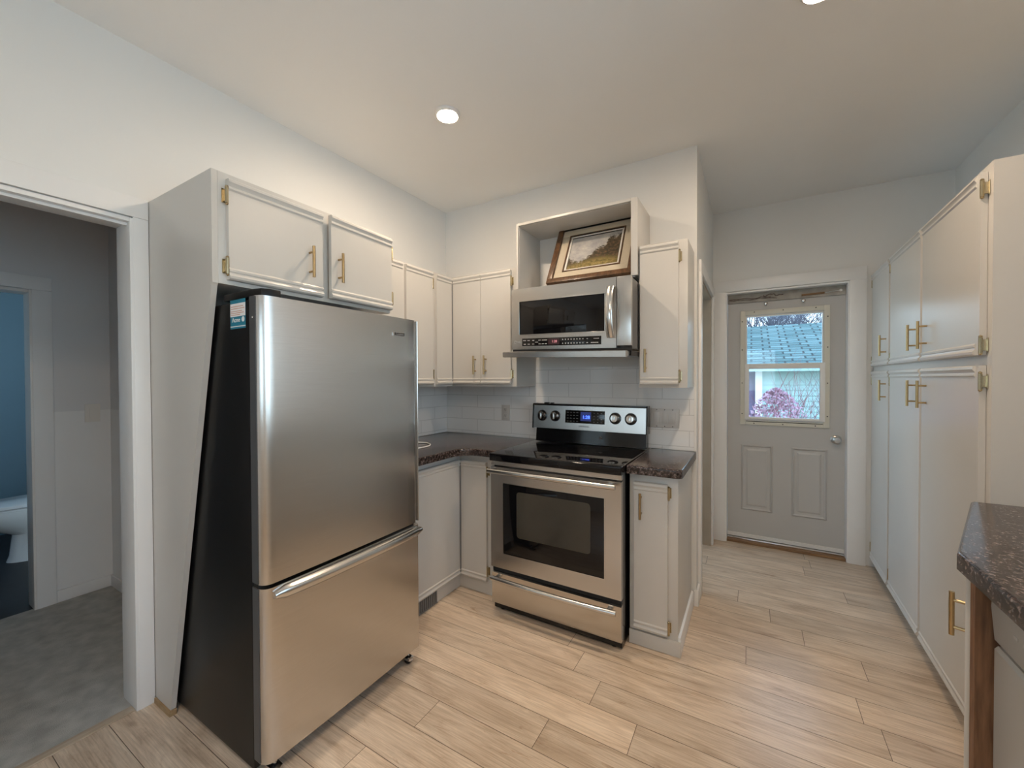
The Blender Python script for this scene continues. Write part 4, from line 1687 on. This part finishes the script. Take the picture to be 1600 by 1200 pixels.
# ------------------------------------------------------------------ outdoors seen through the door glass
GZ = -.75
bm = NB()
add_box(bm, -30, 30, ENT+.16, 45, GZ-.2, GZ)
o = struct('ground', bm, 'grass')
bm = NB()
add_box(bm, -.8, 1.3, ENT+.16, 5.0, GZ, -.05)
struct('landing', bm, 'concrete')

t = thing('garage', 'white sided garage with grey shingle roof outside the door window', 'garage', (2.5, 11.5, GZ))
gx0, gx1, gy0, gy1, ez = .10, 7.5, 9.5, 14.5, 1.56
bm = NB()
add_box(bm, gx0+.03, gx1, gy0+.05, gy1, GZ, ez+.05)
nb = 22
for k in range(nb):
    z = GZ+.12+k*.102
    add_prism(bm, [(gy0+.05, z), (gy0+.012, z), (gy0+.034, z+.102), (gy0+.05, z+.102)], 'x', gx0+.03, gx1)
obj('siding_wall', bm, 'siding', t, 20)
box_obj('corner_trim', 'trim', t, gx0-.03, gx0+.09, gy0-.01, gy0+.049, GZ, ez+.04)
rx0, rx1 = -3.2, 8.0
rid_y, rid_z = 12.4, 2.64
bm = NB()
sl_ = math.hypot(rid_y-9.2, rid_z-ez)
vx = Vector((1, 0, 0))
vy = Vector((0, (rid_y-9.2)/sl_, (rid_z-ez)/sl_))
bm_ = NB()
add_box(bm_, rx0, rx1, 0, sl_, 0, .05)
me = bpy.data.meshes.new('roof_slope')
bm_.to_mesh(me)
bm_.free()
me.materials.append(MT['roof'])
for nm, ang, yy, zz in (('roof', math.atan2(rid_z-ez, rid_y-9.2), 9.2, ez),):
    o = bpy.data.objects.new(nm, me)
    C.objects.link(o)
    o.parent = t
    o.location = Vector((0, yy, zz))-Vector(t.location)
    o.rotation_euler = (ang, 0, 0)
bm = NB()
add_prism(bm, [(rid_y, rid_z-.02), (rid_y+3.2, ez-.02), (rid_y+3.2, ez+.03), (rid_y, rid_z+.04)], 'x', rx0, rx1)
obj('rear_roof', bm, 'siding', t)
box_obj('fascia', 'siding', t, rx0, rx1, 9.17, 9.195, ez-.09, ez+.04)
bm = NB()
add_box(bm, rx0+.6, gx0+.025, 9.62, gy1, GZ, ez+.05)
obj('side_wing_wall', bm, 'darkplum', t)


def twig(bm, p, d, L, r, depth, spread=.5, nsub=3):
    pts = [p]
    q = Vector(p)
    dd = Vector(d).normalized()
    n = 3
    for i in range(n):
        dd = (dd+Vector((random.uniform(-1, 1), random.uniform(-1, 1), random.uniform(-.6, 1)))*.16).normalized()
        q = q+dd*L/n
        pts.append(q.copy())
    add_tube(bm, pts, [r*(1-.5*i/n) for i in range(n+1)], 4, caps=False)
    if depth > 0:
        for k in range(nsub):
            f = random.uniform(.35, 1.0)
            i = min(n-1, int(f*n))
            b = pts[i].lerp(pts[i+1], f*n-i)
            e = (dd+Vector((random.uniform(-1, 1), random.uniform(-1, 1), random.uniform(-.4, .9)))*spread*1.6).normalized()
            twig(bm, b, e, L*random.uniform(.5, .75), r*.55, depth-1, spread, nsub)


random.seed(21)
for i, (bx, by, hh, ns, lb, red) in enumerate(((.285, 6.5, 1.50, 15, 'leafy reddish shrub outside the lower door window', True),
                                               (1.55, 8.5, 1.9, 10, 'bare arching shrub right of the reddish shrub outside', False))):
    t = thing('shrub', lb, 'shrub', (bx, by, GZ))
    bm = NB()
    for k in range(ns):
        a = random.uniform(0, 2*PI)
        sp = random.uniform(.05, .40)
        twig(bm, Vector((bx+.06*math.cos(a), by+.06*math.sin(a), GZ)), Vector((math.cos(a)*sp, math.sin(a)*sp*.6, 1)), hh*random.uniform(.75, 1.1)*.85, .006, 2, .35, 3)
    obj('stems', bm, 'redtwig' if red else 'bark', t, 0)
    if red:
        bm = NB()
        for k in range(3200):
            a, u, rr = random.uniform(0, 2*PI), random.random(), random.random()**.5
            z = GZ+.25+u*1.70
            R_ = .52*math.sin(PI*min(1, .2+u*.8))**.6*rr
            p = Vector((bx+R_*math.cos(a), by+.7*R_*math.sin(a), z))
            e1 = Vector((random.uniform(-1, 1), random.uniform(-1, 1), random.uniform(-1, 1))).normalized()*.026
            e2 = e1.orthogonal().normalized()*.015
            vs = [bm.verts.new(p+q) for q in (-e1, -e2, e1, e2)]
            bm.faces.new(vs)
        o = obj('leaves', bm, 'redleaf', t, 0)
        o['kind'] = 'stuff'

random.seed(4)
for i, (bx, by, hh, lb) in enumerate(((-1.9, 18.5, 3.2, 'bare tree beyond the garage roof at left of the glass'),
                                      (.45, 16.8, 3.0, 'bare tree beyond the garage roof behind middle of the glass'),
                                      (3.9, 18.0, 3.2, 'bare tree beyond the garage roof at right of the glass'),
                                      (1.7, 20.8, 3.8, 'farthest bare tree beyond the garage roof'))):
    t = thing('bare_tree', lb, 'tree', (bx, by, GZ), 'bare trees behind the garage')
    bm = NB()
    add_tube(bm, [(bx, by, GZ), (bx+.03, by, GZ+1.6), (bx, by, GZ+3.1)], [.13, .10, .07], 8)
    obj('trunk', bm, 'bark', t)
    bm = NB()
    for k in range(22):
        a = random.uniform(0, 2*PI)
        twig(bm, Vector((bx, by, GZ+random.uniform(2.3, 3.1))), Vector((math.cos(a)*.45, math.sin(a)*.45, random.uniform(.6, 1.2))), hh*.38, .032, 4, .5, 3)
    obj('branches', bm, 'bark', t, 0)
